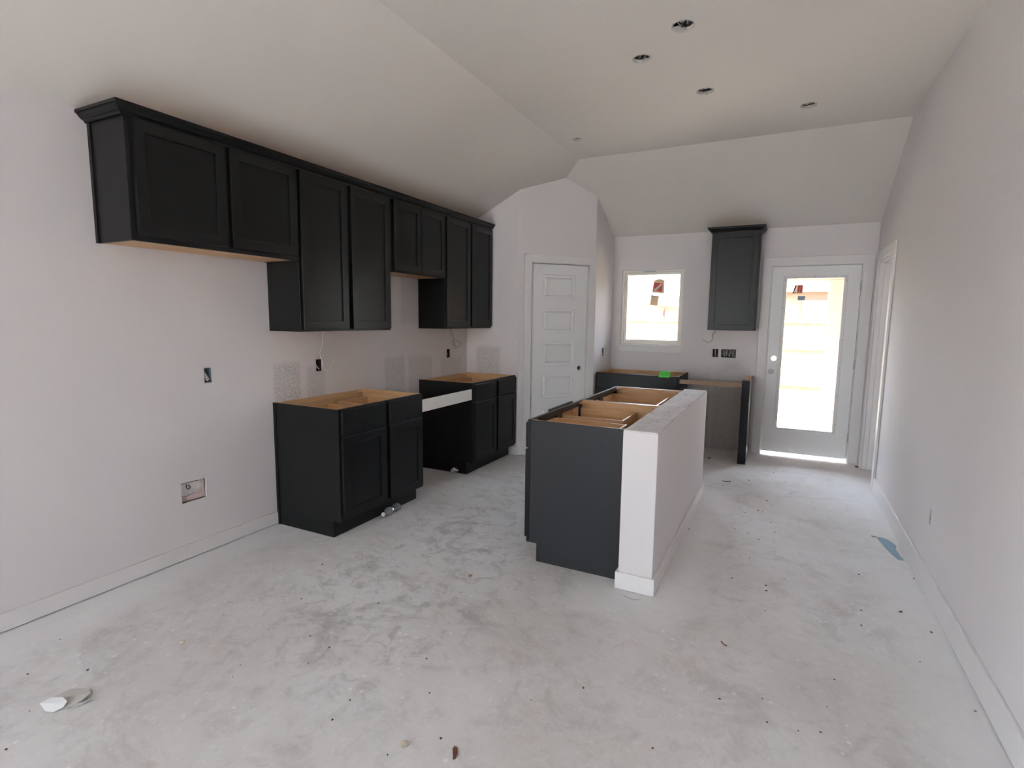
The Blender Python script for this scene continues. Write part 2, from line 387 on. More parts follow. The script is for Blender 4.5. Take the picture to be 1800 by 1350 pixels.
# right wall with the cased opening
OPY0, OPY1, OPZ = 5.580, 6.360, 2.075
OUT_R = (3.600, 3.648, 0.362, 0.450)
WE = -0.6; XE = 7.5       # wall stops behind camera; unseen widening to x = XE added to dim left wall
MB().holed([(WE, 0), (OPY0, 0), (OPY0, OPZ), (OPY1, OPZ), (OPY1, 0), (YB, 0), (YB, ZL), (YC, ZF), (WE, ZF)],
           [rect(*OUT_R)], W, W+0.115, YZ).build('wall_right', MW, kind='structure')

MB().box(W+0.116, XE, WE, WE+0.115, 0, ZF).build('wall_right.001', MW, kind='structure')  # unseen walls of the added widening, there to thin out bounce light
MB().box(XE, XE+0.12, YR, WE+0.115, 0, ZF).build('wall_right.002', MW, kind='structure')
# back wall with window, door and hall window
WX0, WX1, WZ0, WZ1 = 1.347, 2.078, 1.185, 2.074
DX0, DX1, DZ = 2.990, 3.838, 2.080
BO1 = (2.436, 2.496, 1.064, 1.159); BO2 = (2.528, 2.684, 1.064, 1.157)
MB().holed([(-0.10, -0.12), (DX0, -0.12), (DX0, DZ), (DX1, DZ), (DX1, -0.12), (5.92, -0.12), (5.92, ZL), (-0.10, ZL)],
           [rect(WX0, WX1, WZ0, WZ1), rect(*BO1), rect(*BO2), rect(4.85, 5.65, 0.8, 2.0)], YB, YB+0.15, XZ).build('wall_back', MWB, kind='structure')
# pantry: short wall facing the camera, diagonal door wall, short return wall
sl = (ZF-ZL)/XR; sb = (ZF-ZL)/(YB-YC)
MB().prism([(0.0, 0), (XD, 0), (XD, ZL+sl*XD), (0.0, ZL)], YP, YP+0.10, XZ).build('wall_pantry', MWP, kind='structure')
DL = math.hypot(XP-XD, YQ-YP); dx, dy = (XP-XD)/DL, (YQ-YP)/DL
TD = lambda s_, z, d: (XD+dx*s_+dy*d, YP+dy*s_-dx*d, z)     # d>0 comes out into the room
# where the hip crosses the diagonal: left slope height == back slope height
best = min((abs((ZL+sl*(XD+dx*t))-(ZL+sb*(YB-(YP+dy*t)))), t) for t in [k*DL/2000 for k in range(2001)])[1]
zt = lambda t: ZL+min(sl*(XD+dx*t), sb*(YB-(YP+dy*t)))
PD0, PD1, PDZ = 0.150, 0.850, 2.075
MB().prism([(0.0, 0), (PD0, 0), (PD0, PDZ), (PD1, PDZ), (PD1, 0), (DL, 0), (DL, zt(DL)), (best, zt(best)), (0, zt(0))], -0.10, 0, TD).build('wall_pantry_diagonal', MW, kind='structure')
OUT_P = (6.175, 6.240, 1.045, 1.140)
MB().holed([(YQ, 0), (YB, 0), (YB, ZL), (YQ, ZL+sb*(YB-YQ))], [rect(*OUT_P)], XP-0.10, XP, YZ).build('wall_pantry_return', MW, kind='structure')
# pantry inside closed off behind the door
# rear wall with two tall windows (behind the camera)
MB().holed([(-0.12, -0.12), (XE+0.12, -0.12), (XE+0.12, ZF), (XR, ZF), (0, ZL), (-0.12, ZL)], [rect(x0, x1, 0.25, 2.35) for x0, x1 in RW], YR-0.15, YR, XZ).build('wall_rear', MW, kind='structure')
# hall beyond the opening
MB().box(5.80, 5.92, 4.6, YB-0.001, 0, 2.5).build('wall_hall_right', MW, kind='structure')
MB().box(W+0.117, 5.798, 4.5, 4.6, 0, 2.5).build('wall_hall_front', MW, kind='structure')
MB().box(W+0.117, 5.92, 4.6, YB-0.001, 2.44, 2.5).build('ceiling_hall', MC, kind='structure')

# ceiling: left slope, back slope and flat field with the rough light holes
HOLES = [(2.552, 3.225), (2.262, 3.500), (2.549, 4.160), (3.208, 4.746), (1.387, 4.747)]
HR = [0.056, 0.050, 0.052, 0.051, 0.038]
mb = MB()
outs = [circ(x, y, HR[k], 18, 0.05) for k, (x, y) in enumerate(HOLES)]
mb.holed([(XR, YR-0.15), (W+0.13, YR-0.15), (W+0.13, YC), (XR, YC)], outs, ZF, ZF+0.016, XY)
mb.build('ceiling', MC, kind='structure')
MB().box(W+0.131, XE+0.13, YR-0.15, WE+0.13, ZF, ZF+0.016).build('ceiling.003', MC, kind='structure')  # ceiling over the added, unseen widening
def slope(name, pts):
    mb = MB(); n = len(pts); i = mb.av(pts); j = mb.av([(x, y, z+0.016) for x, y, z in pts])
    mb.f.append(tuple(i+k for k in range(n))); mb.f.append(tuple(j+k for k in range(n))[::-1]); mb.m += [0, 0]
    for k in range(n): mb.f.append((i+k, i+(k+1) % n, j+(k+1) % n, j+k)); mb.m.append(0)
    return mb.build(name, MC, kind='structure')
slope('ceiling.001', [(-0.13, YR-0.15, ZL-0.13*sl), (XR, YR-0.15, ZF), (XR, YC, ZF), (-0.13, YB+0.13*sl/sb, ZL-0.13*sl)])
slope('ceiling.002', [(XR, YC, ZF), (W+0.13, YC, ZF), (W+0.13, YB+0.14, ZL-0.14*sb), (-0.13, YB+0.14, ZL-0.14*sb)])

# baseboards
BT = 0.014
def baseboard(name, mb): return mb.build(name, MTRIM, bevel=0.0025, kind='structure')
baseboard('baseboard_left', MB().box(0.0005, BT, YR+0.001, A-0.001, 0.006, 0.092))
baseboard('baseboard_right', MB().box(W-BT, W-0.0005, WE, 5.488, 0.004, 0.133))
baseboard('baseboard_pantry', MB().box(0.540, XD+0.006, YP-BT, YP-0.0005, 0.003, 0.095))
baseboard('baseboard_back', MB().box(2.884, 2.900, YB-BT, YB-0.0005, 0.003, 0.10))
baseboard('baseboard_rear', MB().box(BT+0.001, W-BT-0.001, YR+0.0005, YR+BT, 0.003, 0.10))

# ------------------------------------------------------------------ pony wall of the island
PX0, PX1, PY0, PY1, PZ = 2.420, 2.606, 2.784, 4.755, 0.892
wi = MB().box(PX0, PX1, PY0, PY1, 0, PZ-0.006).build('wall_island', MW, bevel=0.004, kind='structure')
mb = MB(); pts = []
n = 24
ed = [(PX0+0.002+random.uniform(0, 0.004), PY0+0.003+(PY1-PY0-0.006)*k/n) for k in range(n+1)]
er = [(PX1-0.002-random.uniform(0, 0.005), PY0+0.003+(PY1-PY0-0.006)*k/n) for k in range(n+1)][::-1]
mb.prism(ed+er, PZ-0.006, PZ, XY); mb.build('top_cap', MTOP, wi)
mb = MB(); e = BT
mb.prism([(PX0, PY0), (PX0, PY0+0.088), (PX0-e, PY0+0.088), (PX0-e, PY0-e), (PX1+e, PY0-e), (PX1+e, PY1+e), (PX0, PY1+e), (PX0, PY1), (PX1, PY1), (PX1, PY0)], 0.003, 0.098, XY)
mb.build('baseboard_island', MTRIM, wi, bevel=0.0025)

# ------------------------------------------------------------------ window_1
w1 = thing('window_1', ((WX0+WX1)/2, YB, WZ0), kind='structure')
# drywall return is the wall itself; vinyl frame at the outside
fy0, fy1 = YB+0.070, YB+0.135
def ring(mb, x0, x1, z0, z1, t, d0, d1, plane=XZ, tz=None):
    tz = tz or t
    mb.holed(rect(x0, x1, z0, z1), [rect(x0+t, x1-t, z0+tz, z1-tz)], d0, d1, plane); return mb
ring(MB(), WX0+0.001, WX1-0.001, WZ0+0.001, WZ1-0.001, 0.024, fy0-0.03, fy1).build('window_frame', MVINYL, w1, bevel=0.002)
ring(MB(), WX0+0.026, WX1-0.026, WZ0+0.026, WZ1-0.026, 0.030, fy0-0.005, fy1-0.015).build('sash', MVINYL, w1, bevel=0.003)
MB().box(WX0+0.057, WX1-0.057, fy0+0.02, fy0+0.026, WZ0+0.057, WZ1-0.057).build('glass', MGLASS, w1)
MB().box(1.60, 1.74, fy0-0.034, fy0-0.0305, 2.048, 2.060).build('vent_slot', MLBLUE, w1)
MB().box(1.296, 2.129, YB-0.035, YB-0.0005, WZ0-0.022, WZ0).build('window_sill', MTRIM, w1, bevel=0.004)
MB().prism([(1.352, 1.094), (2.080, 1.094), (2.100, 1.162), (1.318, 1.162)], YB-0.016, YB-0.0005, XZ).build('apron', MTRIM, w1, bevel=0.002)
# hall window and rear windows
def simple_window(name, x0, x1, z0, z1, y0, y1, yg):
    w = thing(name, ((x0+x1)/2, (y0+y1)/2, z0), kind='structure')
    ring(MB(), x0+0.001, x1-0.001, z0+0.001, z1-0.001, 0.045, y0, y1).build('window_frame', MVINYL, w)
    MB().box(x0+0.047, x1-0.047, (z0+z1)/2*0+yg, yg+0.005, z0+0.047, z1-0.047).build('glass', MGLASS, w)
    MB().box(x0+0.047, x1-0.047, yg+0.006, yg+0.03, (z0+z1)/2-0.02, (z0+z1)/2+0.02).build('meeting_rail', MVINYL, w)
w5 = thing('window_5', (-0.06, (LW[0]+LW[1])/2, LW[2]), kind='structure')
ring(MB(), LW[0]+0.001, LW[1]-0.001, LW[2]+0.001, LW[3]-0.001, 0.045, -0.135, -0.016, YZ).build('window_frame', MVINYL, w5)
MB().box(-0.08, -0.075, LW[0]+0.047, LW[1]-0.047, LW[2]+0.047, LW[3]-0.047).build('glass', MGLASS, w5)
simple_window('window_2', 4.85, 5.65, 0.8, 2.0, YB+0.08, YB+0.13, YB+0.09)
for k, (x0, x1) in enumerate(RW): simple_window('window_%d' % (k+3), x0, x1, 0.25, 2.35, YR-0.13, YR-0.08, YR-0.125)

# ------------------------------------------------------------------ door_1: glazed back door
d1 = thing('door_1', ((DX0+DX1)/2, YB, 0), kind='structure')
SX0, SX1, SZ0, SZ1 = 3.007, 3.821, 0.035, 2.062
def casing(mb, x0, x1, zt_, wdt, d0, d1, plane=XZ):
    mb.prism([(x0, 0.002), (x0+wdt, 0.002), (x0+wdt, zt_-wdt), (x1-wdt, zt_-wdt), (x1-wdt, 0.002), (x1, 0.002), (x1, zt_), (x0, zt_)], d0, d1, plane); return mb
casing(MB(), 2.903, 3.925, 2.161, 0.092, YB-0.018, YB-0.0005).build('casing', MTRIM, d1, bevel=0.003)
mb = MB()
mb.prism([(DX0+0.0005, 0.0), (SX0-0.003, 0.0), (SX0-0.003, SZ1+0.003), (SX1+0.003, SZ1+0.003), (SX1+0.003, 0.0), (DX1-0.0005, 0.0), (DX1-0.0005, DZ-0.0005), (DX0+0.0005, DZ-0.0005)], YB+0.0, YB+0.149, XZ)
mb.build('jamb', MTRIM, d1)
mb = MB(); mb.prism([(SX0-0.0035, 0.0), (SX0+0.012, 0.0), (SX0+0.012, SZ1-0.010), (SX1-0.012, SZ1-0.010), (SX1-0.012, 0.0), (SX1+0.0035, 0.0), (SX1+0.0035, SZ1+0.0035), (SX0-0.0035, SZ1+0.0035)], YB+0.0515, YB+0.085, XZ); mb.build('door_stop', MTRIM, d1)
LX0, LX1, LZ0, LZ1 = 3.150, 3.681, 0.315, 1.933
KB = (3.071, 1.076)
slab = MB().holed(rect(SX0, SX1, SZ0, SZ1), [rect(LX0, LX1, LZ0, LZ1), circ(*KB, 0.027, 24)], YB+0.006, YB+0.050, XZ).build('door_slab', MDOORW, d1, bevel=0.0015)
lf = ring(MB(), 3.117, 3.706, 0.294, 1.954, 0.033, YB-0.006, YB+0.0055, tz=0.021).build('lite_frame', MTRIM, slab, bevel=0.004)
MB().box(LX0+0.0005, LX1-0.0005, YB+0.026, YB+0.032, LZ0+0.0005, LZ1-0.0005).build('glass', MGLASS, slab)
ys = YB-0.0075
for (x, z) in [(3.130, 0.42+0.3*k) for k in range(6)]+[(3.695, 0.40+0.3*k) for k in range(6)]+[(3.24, 1.945), (3.41, 1.945), (3.59, 1.945), (3.24, 0.303), (3.41, 0.303), (3.59, 0.303)]:
    MB().prism(circ(x, z, 0.0055, 8), ys, ys+0.0012, XZ).build('screw', MCABLEG, slab)
mb = MB().prism(circ(3.052, 0.930, 0.030, 24), YB-0.004, YB+0.0055, XZ); mb.prism(circ(3.052, 0.930, 0.014, 16), YB-0.009, YB-0.0045, XZ)
mb.build('bore_plate', MPLATE, slab, bevel=0.001)
for z in (1.85, 1.04, 0.27):
    mb = MB().tube([(3.8235, YB-0.004, z-0.05), (3.8235, YB-0.004, z+0.05)], 0.006, 10); mb.box(3.812, 3.835, YB-0.0015, YB-0.0005, z-0.045, z+0.045)
    mb.build('hinge', MMETAL, d1)

# ------------------------------------------------------------------ door_2: white five-panel pantry door on the diagonal wall
d2 = thing('door_2', TD(0.5, 0, 0), kind='structure')
casing(MB(TD), 0.058, 0.932, 2.155, 0.085, 0.0005, 0.018, lambda u, v, d: (u, v, d)).build('casing', MTRIM, d2, bevel=0.003)
MB(TD).prism([(PD0+0.0005, 0), (0.1575, 0), (0.1575, 2.0665), (0.8445, 2.0665), (0.8445, 0), (PD1-0.0005, 0), (PD1-0.0005, PDZ-0.0005), (PD0+0.0005, PDZ-0.0005)], -0.099, -0.001, lambda u, v, d: (u, v, d)).build('jamb', MTRIM, d2)
PB = 0.765, 0.933
pan = [(0.291, 0.686, z0, z1) for z0, z1 in ((1.695, 1.952), (1.328, 1.590), (0.966, 1.232), (0.610, 0.874), (0.250, 0.510))]
idn = lambda u, v, d: (u, v, d)
sl2 = MB(TD).holed(rect(0.161, 0.841, 0.012, 2.062), [rect(*p) for p in pan]+[circ(*PB, 0.026, 24)], -0.052, -0.018, idn).build('door_slab', MDOORW, d2, bevel=0.003)
for p in pan:
    mb = MB(TD); mb.box(p[0]+0.0005, p[1]-0.0005, p[2]+0.0005, p[3]-0.0005, -0.046, -0.034); 
    # raised field with sloping edge
    i = mb.av([(p[0]+.03, p[2]+.03, -0.0338), (p[1]-.03, p[2]+.03, -0.0338), (p[1]-.03, p[3]-.03, -0.0338), (p[0]+.03, p[3]-.03, -0.0338),
               (p[0]+.042, p[2]+.042, -0.021), (p[1]-.042, p[2]+.042, -0.021), (p[1]-.042, p[3]-.042, -0.021), (p[0]+.042, p[3]-.042, -0.021)])
    mb.f += [(i+4, i+5, i+6, i+7), (i, i+1, i+2, i+3)] + [(i+k, i+(k+1) % 4, i+4+(k+1) % 4, i+4+k) for k in range(4)]; mb.m += [0]*6
    mb.build('panel', MDOORW, sl2)
mb = MB(TD)
mb.box(PB[0]-0.033, PB[0]+0.033, PB[1]-0.033, PB[1]+0.033, -0.060, -0.053); mb.build('bore_backing', MBLACK, sl2)

# ------------------------------------------------------------------ opening in the right wall
tr = thing('door_3', (W, (OPY0+OPY1)/2, 0), kind='structure')
def casY(mb, y0, y1, zt_, wdt, d0, d1):
    mb.prism([(y0, 0.002), (y0+wdt, 0.002), (y0+wdt, zt_-wdt), (y1-wdt, zt_-wdt), (y1-wdt, 0.002), (y1, 0.002), (y1, zt_), (y0, zt_)], d0, d1, YZ); return mb
casY(MB(), 5.490, 6.450, 2.160, 0.084, W-0.018, W-0.0005).build('casing', MTRIM, tr, bevel=0.003)
casY(MB(), 5.490, 6.450, 2.160, 0.084, W+0.1155, W+0.133).build('casing', MTRIM, tr, bevel=0.003)
mb = MB(); mb.prism([(OPY0+0.0005, 0.001), (OPY0+0.018, 0.001), (OPY0+0.018, OPZ-0.018), (OPY1-0.018, OPZ-0.018), (OPY1-0.018, 0.001), (OPY1-0.0005, 0.001), (OPY1-0.0005, OPZ-0.0005), (OPY0+0.0005, OPZ-0.0005)], W-0.001, W+0.1165, YZ)
mb.build('jamb', MTRIM, tr)
mb = MB(); mb.prism([(OPY0+0.0185, 0.001), (OPY0+0.030, 0.001), (OPY0+0.030, OPZ-0.030), (OPY1-0.030, OPZ-0.030), (OPY1-0.030, 0.001), (OPY1-0.0185, 0.001), (OPY1-0.0185, OPZ-0.0185), (OPY0+0.0185, OPZ-0.0185)], W+0.040, W+0.076, YZ)
mb.build('door_stop', MTRIM, tr, bevel=0.002)

# ------------------------------------------------------------------ cabinets
def shaker(T, u0, u1, z0, z1, d0, parent, st=0.057, name='door', th=0.020):
    fr = MB(T); fr.holed([(u0, z0), (u1, z0), (u1, z1), (u0, z1)], [rect(u0+st, u1-st, z0+st, z1-st)], d0, d0+th, lambda u, v, d: (u, d, v))
    dr = fr.build(name, MDARK, parent, bevel=0.0022)
    p = MB(T); p.box(u0+st+0.0005, u1-st-0.0005, d0+0.002, d0+th-0.0085, z0+st+0.0005, z1-st-0.0005)
    p.build('panel', MDARK, dr)
    return dr
def drawer_front(T, u0, u1, z0, z1, d0, parent, th=0.020):
    mb = MB(T); mb.box(u0, u1, d0, d0+th-0.005, z0, z1)
    i = mb.av([(u0, d0+th-0.0049, z0), (u1, d0+th-0.0049, z0), (u1, d0+th-0.0049, z1), (u0, d0+th-0.0049, z1),
               (u0+.006, d0+th, z0+.006), (u1-.006, d0+th, z0+.006), (u1-.006, d0+th, z1-.006), (u0+.006, d0+th, z1-.006)])
    mb.f += [(i, i+1, i+2, i+3), (i+4, i+5, i+6, i+7)]+[(i+k, i+(k+1) % 4, i+4+(k+1) % 4, i+4+k) for k in range(4)]; mb.m += [0]*6
    return mb.build('drawer', MDARK, parent, bevel=0.001)
def drawer_box(T, u0, u1, d0, d1, z0, z1, parent, t=0.013):
    mb = MB(T)
    mb.holed(rect(u0, u1, d0, d1), [rect(u0+t, u1-t, d0+t, d1-t)], z0, z1, idn)
    mb.box(u0+t+0.0003, u1-t-0.0003, d0+t+0.0003, d1-t-0.0003, z0+0.006, z0+0.014)
    return mb.build('drawer_box', MWOOD, parent)
def base_cabinet(T, w, root, doors, drawers, boxes, D=0.610, dark=MDARK, scribe=False, plain_side=(MDARK, MDARK), front_stiles=True):
    """u 0..w, d 0 (back)..D (front of face frame), z 0..CT"""
    K = 0.075; kz = 0.114; t = 0.016; fd = D-0.019
    for k, (u0, u1) in enumerate(((0, t), (w-t, w))):
        mb = MB(T); side = '-a' if k == 0 else '+a'
        prof = [(0.0, 0), (D-K, 0), (D-K, kz), (fd, kz), (fd, CT), (0.0, CT)]
        # outer dark skin + inner ply
        if k == 0: a, b_, c = 0, 0.004, t
        else: a, b_, c = w-t, w-0.004, w
        mb.prism(prof, a, b_-0.00005, lambda u, v, d: (d, u, v), m=0 if k == 0 else 1)
        mb.prism(prof, b_+0.00005, c, lambda u, v, d: (d, u, v), m=1 if k == 0 else 0)
        mb.build('side_panel', [plain_side[k], MWOOD], root)
    MB(T).box(t+0.0005, w-t-0.0005, 0.0005, 0.008, kz, CT-0.004, faces={'+c': 1}).build('back_panel', [MWOOD, MRAW], root)
    MB(T).box(t+0.0005, w-t-0.0005, 0.009, fd-0.0005, kz, kz+0.014).build('bottom_panel', MWOOD, root)
    MB(T).box(0.0, w, D-K+0.0003, D-K+0.007, 0.001, kz-0.0005).build('toe_kick', dark, root)
    # face frame: rails and stiles with an opening for each column
    cols = sorted(set([(a, b) for a, b in doors]))
    fr = MB(T)
    hs = []
    for a, b in doors: hs += [rect(a+0.03, b-0.03, 0.15, 0.665), rect(a+0.03, b-0.03, 0.735, CT-0.038)]
    fr.holed(rect(-0.002, w+0.002, kz, CT), hs, fd+0.0005, D, lambda u, v, d: (u, d, v))
    fr.build('face_frame', dark, root, bevel=0.001)
    for (u, d) in ((t+0.001, 0.0085), (w-t-0.061, 0.0085), (t+0.001, fd-0.061), (w-t-0.061, fd-0.061)):
        left = u < w/2; back = d < D/2
        cu = u if left else u+0.06; cdp = d if back else d+0.06
        su = 0.06 if left else -0.06; sd = 0.06 if back else -0.06
        MB(T).prism([(cu, cdp), (cu+su, cdp), (cu, cdp+sd)], CT-0.022, CT-0.008, idn).build('corner_brace', MWOOD, root)
    for k, (a, b) in enumerate(doors): shaker(T, a, b, 0.138, 0.690, D+0.0015, root)
    for k, (a, b, z0, z1, op) in enumerate(drawers):
        dr = drawer_front(T, a, b, z0, z1, D+0.0015+op, root)
        if boxes and k < len(boxes) and boxes[k]:
            u0, u1, d0_, d1_ = boxes[k]
            drawer_box(T, u0, u1, d0_+op, D+0.001+op, 0.738, 0.822, dr)

def TL(y0): return lambda u, d, z: (d+0.001, y0+u, z)
GB = 'charcoal base cabinets without countertops'
b1 = thing('base_cabinet', (0.3, (A+B)/2, 0), 'charcoal base cabinet with open wood top, nearest one on the left wall', 'cabinet', GB)
w_ = B-A
base_cabinet(TL(A), w_, b1, [(0.014, 0.449), (0.486, 0.884)], [(0.014, 0.449, 0.702, 0.862, 0), (0.486, 0.884, 0.702, 0.862, 0)], [(0.05, 0.415, 0.09, 0), (0.52, 0.855, 0.09, 0)])
MB().box(0.0155, 0.032, A-0.006, A-0.0003, 0.0, CT-0.002).build('scribe_strip', MDARK, b1)
w_ = D2-C2
b2 = thing('base_cabinet.001', (0.3, (C2+D2)/2, 0), 'charcoal base cabinet with open wood top beside the white pantry door', 'cabinet', GB)
base_cabinet(TL(C2), w_, b2, [(0.014, 0.430), (0.468, 0.868)], [(0.014, 0.430, 0.702, 0.862, 0), (0.468, 0.868, 0.702, 0.862, 0)], [(0.05, 0.395, 0.09, 0), (0.50, 0.84, 0.09, 0)])
tag(MB().box(0.585, 0.603, B+0.004, C2-0.004, 0.722, 0.820).build('batten', MWHITEB, bevel=0.001), 'white painted board bridging the gap between the two left base cabinets', 'board')

# island cabinets (fronts face the left wall)
IXB = 2.4165; ID = IXB-1.8175
def TI(y0): return lambda u, d, z: (IXB-d, y0+u, z)
i1 = thing('base_cabinet.002', (2.12, 3.33, 0), 'charcoal island cabinet nearest the camera, with drawer slightly pulled out', 'cabinet', GB)
base_cabinet(TI(IY0), 0.930, i1, [(0.014, 0.445), (0.485, 0.916)], [(0.014, 0.445, 0.702, 0.858, 0), (0.485, 0.916, 0.706, 0.862, 0.055)],
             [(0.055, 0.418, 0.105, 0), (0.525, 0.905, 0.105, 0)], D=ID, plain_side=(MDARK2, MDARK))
i2 = thing('base_cabinet.003', (2.12, 4.28, 0), 'charcoal island cabinet farther from the camera, facing the pantry door', 'cabinet', GB)
base_cabinet(TI(IY0+0.9345), IY1-IY0-0.9345, i2, [(0.014, 0.445), (0.485, 0.926)], [(0.014, 0.926, 0.702, 0.858, 0)], [(0.07, 0.86, 0.10, 0)], D=ID, plain_side=(MDARK, MDARK))

# back wall: sink base, rail and end panel of the dishwasher bay, upper cabinet
def TBk(x0): return lambda u, d, z: (x0+u, YB-0.001-d, z)
b5 = thing('base_cabinet.004', (1.72, 6.24, 0), 'wide charcoal base cabinet under the window with green tape on its rim', 'cabinet', GB)
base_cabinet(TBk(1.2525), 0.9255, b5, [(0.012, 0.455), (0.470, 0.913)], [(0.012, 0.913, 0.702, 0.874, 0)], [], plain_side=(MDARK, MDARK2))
gt = MB().box(1.964, 2.080, 5.9075, 5.9095, 0.862, 0.877); gt.box(1.964, 2.080, 5.9075, 5.958, 0.877, 0.8785); gt.box(1.964, 2.080, 5.952, 5.954, 0.8785, 0.926)
tag(gt.build('tape_strip', MGREEN), 'bright green tape strip stuck on the cabinet rim below the window', 'tape')
tag(MB().box(2.184, 2.803, 5.936, 5.955, 0.800, 0.845).build('batten', MPINE, bevel=0.001), 'bare wood batten spanning the empty dishwasher bay on the back wall', 'board')
ep = thing('end_panel', (2.86, 6.2, 0), 'tall narrow charcoal end panel standing left of the glazed door', 'panel')
MB().box(2.8035, 2.8805, 5.930, 5.949, 0, CT).build('stile', MDARK2, ep, bevel=0.001)
mb = MB(); mb.box(2.868, 2.8722, 5.9495, YB-0.018, 0, CT, faces={'+c': 1}); mb.box(2.8724, 2.8790, 5.9495, YB-0.018, 0, CT, m=2); 
mb.build('side_panel', [MWOOD, MRAW, MDARK], ep)
MB().box(2.812, 2.8675, 6.470, 6.486, 0.80, CT-0.002).build('nailer', MWOOD, ep)

def upper_cabinet(T, w, z0, z1, root, doors, D=0.305, dz=0.022, near=MDARK, ztop=None):
    t = 0.016; fd = D-0.019; ztop = ztop or z1-0.012
    for k in (0, 1):
        mb = MB(T); a, b_ = ((0, t), (w-t, w))[k]
        mb.box(a, b_, 0, fd, z0, z1); mb.build('side_panel', near, root)
    MB(T).box(t+0.0005, w-t-0.0005, 0.0005, 0.008, z0+0.003, z1).build('back_panel', MWOOD, root)
    MB(T).box(t+0.0005, w-t-0.0005, 0.0085, fd-0.0005, z0+0.003, z0+0.017).build('bottom_panel', MWOOD, root)
    MB(T).box(t+0.0005, w-t-0.0005, 0.0085, fd-0.0005, z1-0.016, z1).build('top_panel', MWOOD, root)
    MB(T).box(t+0.0005, w-t-0.0005, 0.0085, 0.040, z1-0.09, z1-0.017).build('hanging_rail', MWOOD, root)
    fr = MB(T); fr.holed(rect(-0.002, w+0.002, z0, z1), [rect(a+0.03, b-0.03, z0+0.04, z1-0.05) for a, b in doors] if len(doors) else [], fd+0.0005, D, lambda u, v, d: (u, d, v))
    fr.build('face_frame', MDARK, root, bevel=0.001)
    for a, b in doors: shaker(T, a, b, z0+dz, ztop, D+0.0015, root)
GU = 'charcoal upper cabinets on the left wall'
UT = 2.416
u1 = thing('wall_cabinet', (0.15, 2.05, 1.832), 'short wide charcoal upper cabinet with bare wood underside, nearest the camera', 'cabinet', GU)
upper_cabinet(TL(U1), A-U1-0.004, 1.832, UT, u1, [(0.024, 0.500), (0.527, 0.988)], dz=0.026)
MB().box(0.001, 0.024, U1-0.008, U1-0.0003, 1.832, UT).build('scribe_strip', MDARK, u1)
u2 = thing('wall_cabinet.001', (0.15, 3.0, 1.373), 'tall charcoal upper cabinet with two doors above the nearest left base cabinet', 'cabinet', GU)
upper_cabinet(TL(A), w_ if False else B-A-0.004, 1.373, UT, u2, [(0.010, 0.425), (0.466, 0.890)], dz=0.014)
u3 = thing('wall_cabinet.002', (0.15, 3.85, 1.838), 'short charcoal double-door upper cabinet over the empty range gap', 'cabinet', GU)
upper_cabinet(TL(B), C2-B-0.004, 1.838, UT, u3, [(0.040, 0.400), (0.403, 0.763)], dz=0.014)
u4 = thing('wall_cabinet.003', (0.15, 4.7, 1.373), 'tall charcoal upper cabinet with two doors beside the pantry corner', 'cabinet', GU)
upper_cabinet(TL(C2), D2-C2-0.001, 1.373, UT, u4, [(0.010, 0.425), (0.460, 0.872)], dz=0.020)
u5 = thing('wall_cabinet.004', (2.64, 6.4, 1.377), 'narrow single-door charcoal upper cabinet between the window and the glazed door', 'cabinet')
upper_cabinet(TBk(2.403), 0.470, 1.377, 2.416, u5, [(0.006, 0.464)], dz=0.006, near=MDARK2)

# crown moldings: swept profile (out, up)
CP = [(0.0, 0.0), (0.006, 0.0), (0.008, 0.006), (0.012, 0.010), (0.020, 0.014), (0.029, 0.022), (0.036, 0.031), (0.039, 0.034), (0.039, 0.037), (0.046, 0.037), (0.046, 0.052), (0.0, 0.052)]
def crown(corners, z, root, names):
    """corners: list of (base xy, outward offset vec xy) miter stations, one run per segment"""
    for k in range(len(corners)-1):
        mb = MB(); idx = []
        for (bx, by), (ox, oy) in (corners[k], corners[k+1]):
            idx.append(mb.av([(bx+ox*p[0], by+oy*p[0], z+p[1]) for p in CP]))
        n = len(CP)
        for q in range(n): mb.f.append((idx[0]+q, idx[0]+(q+1) % n, idx[1]+(q+1) % n, idx[1]+q)); mb.m.append(0)
        mb.f.append(tuple(idx[0]+q for q in range(n))); mb.f.append(tuple(idx[1]+q for q in range(n))[::-1]); mb.m += [0, 0]
        mb.build(names[k], MDARK, root)
ZC = 2.4095
xf = 0.3065
c1 = thing('crown_molding', (0.3, 3.3, ZC), 'long charcoal crown molding along the top of the left upper cabinets', 'molding')
crown([((0.001, U1-0.010), (0, -1)), ((xf, U1-0.010), (1, -1)), ((xf, YP-0.003), (1, 0))], ZC, c1, ['end_return', 'front_run'])
c5 = thing('crown_molding.001', (2.64, 6.3, ZC), 'short charcoal crown molding capping the narrow upper cabinet by the glazed door', 'molding')
yf = YB-0.001-0.3065
crown([((2.400, YB-0.001), (-1, 0)), ((2.400, yf), (-1, -1)), ((2.876, yf), (1, -1)), ((2.876, YB-0.001), (1, 0))], ZC+0.004, c5, ['end_return', 'front_run', 'end_return'])

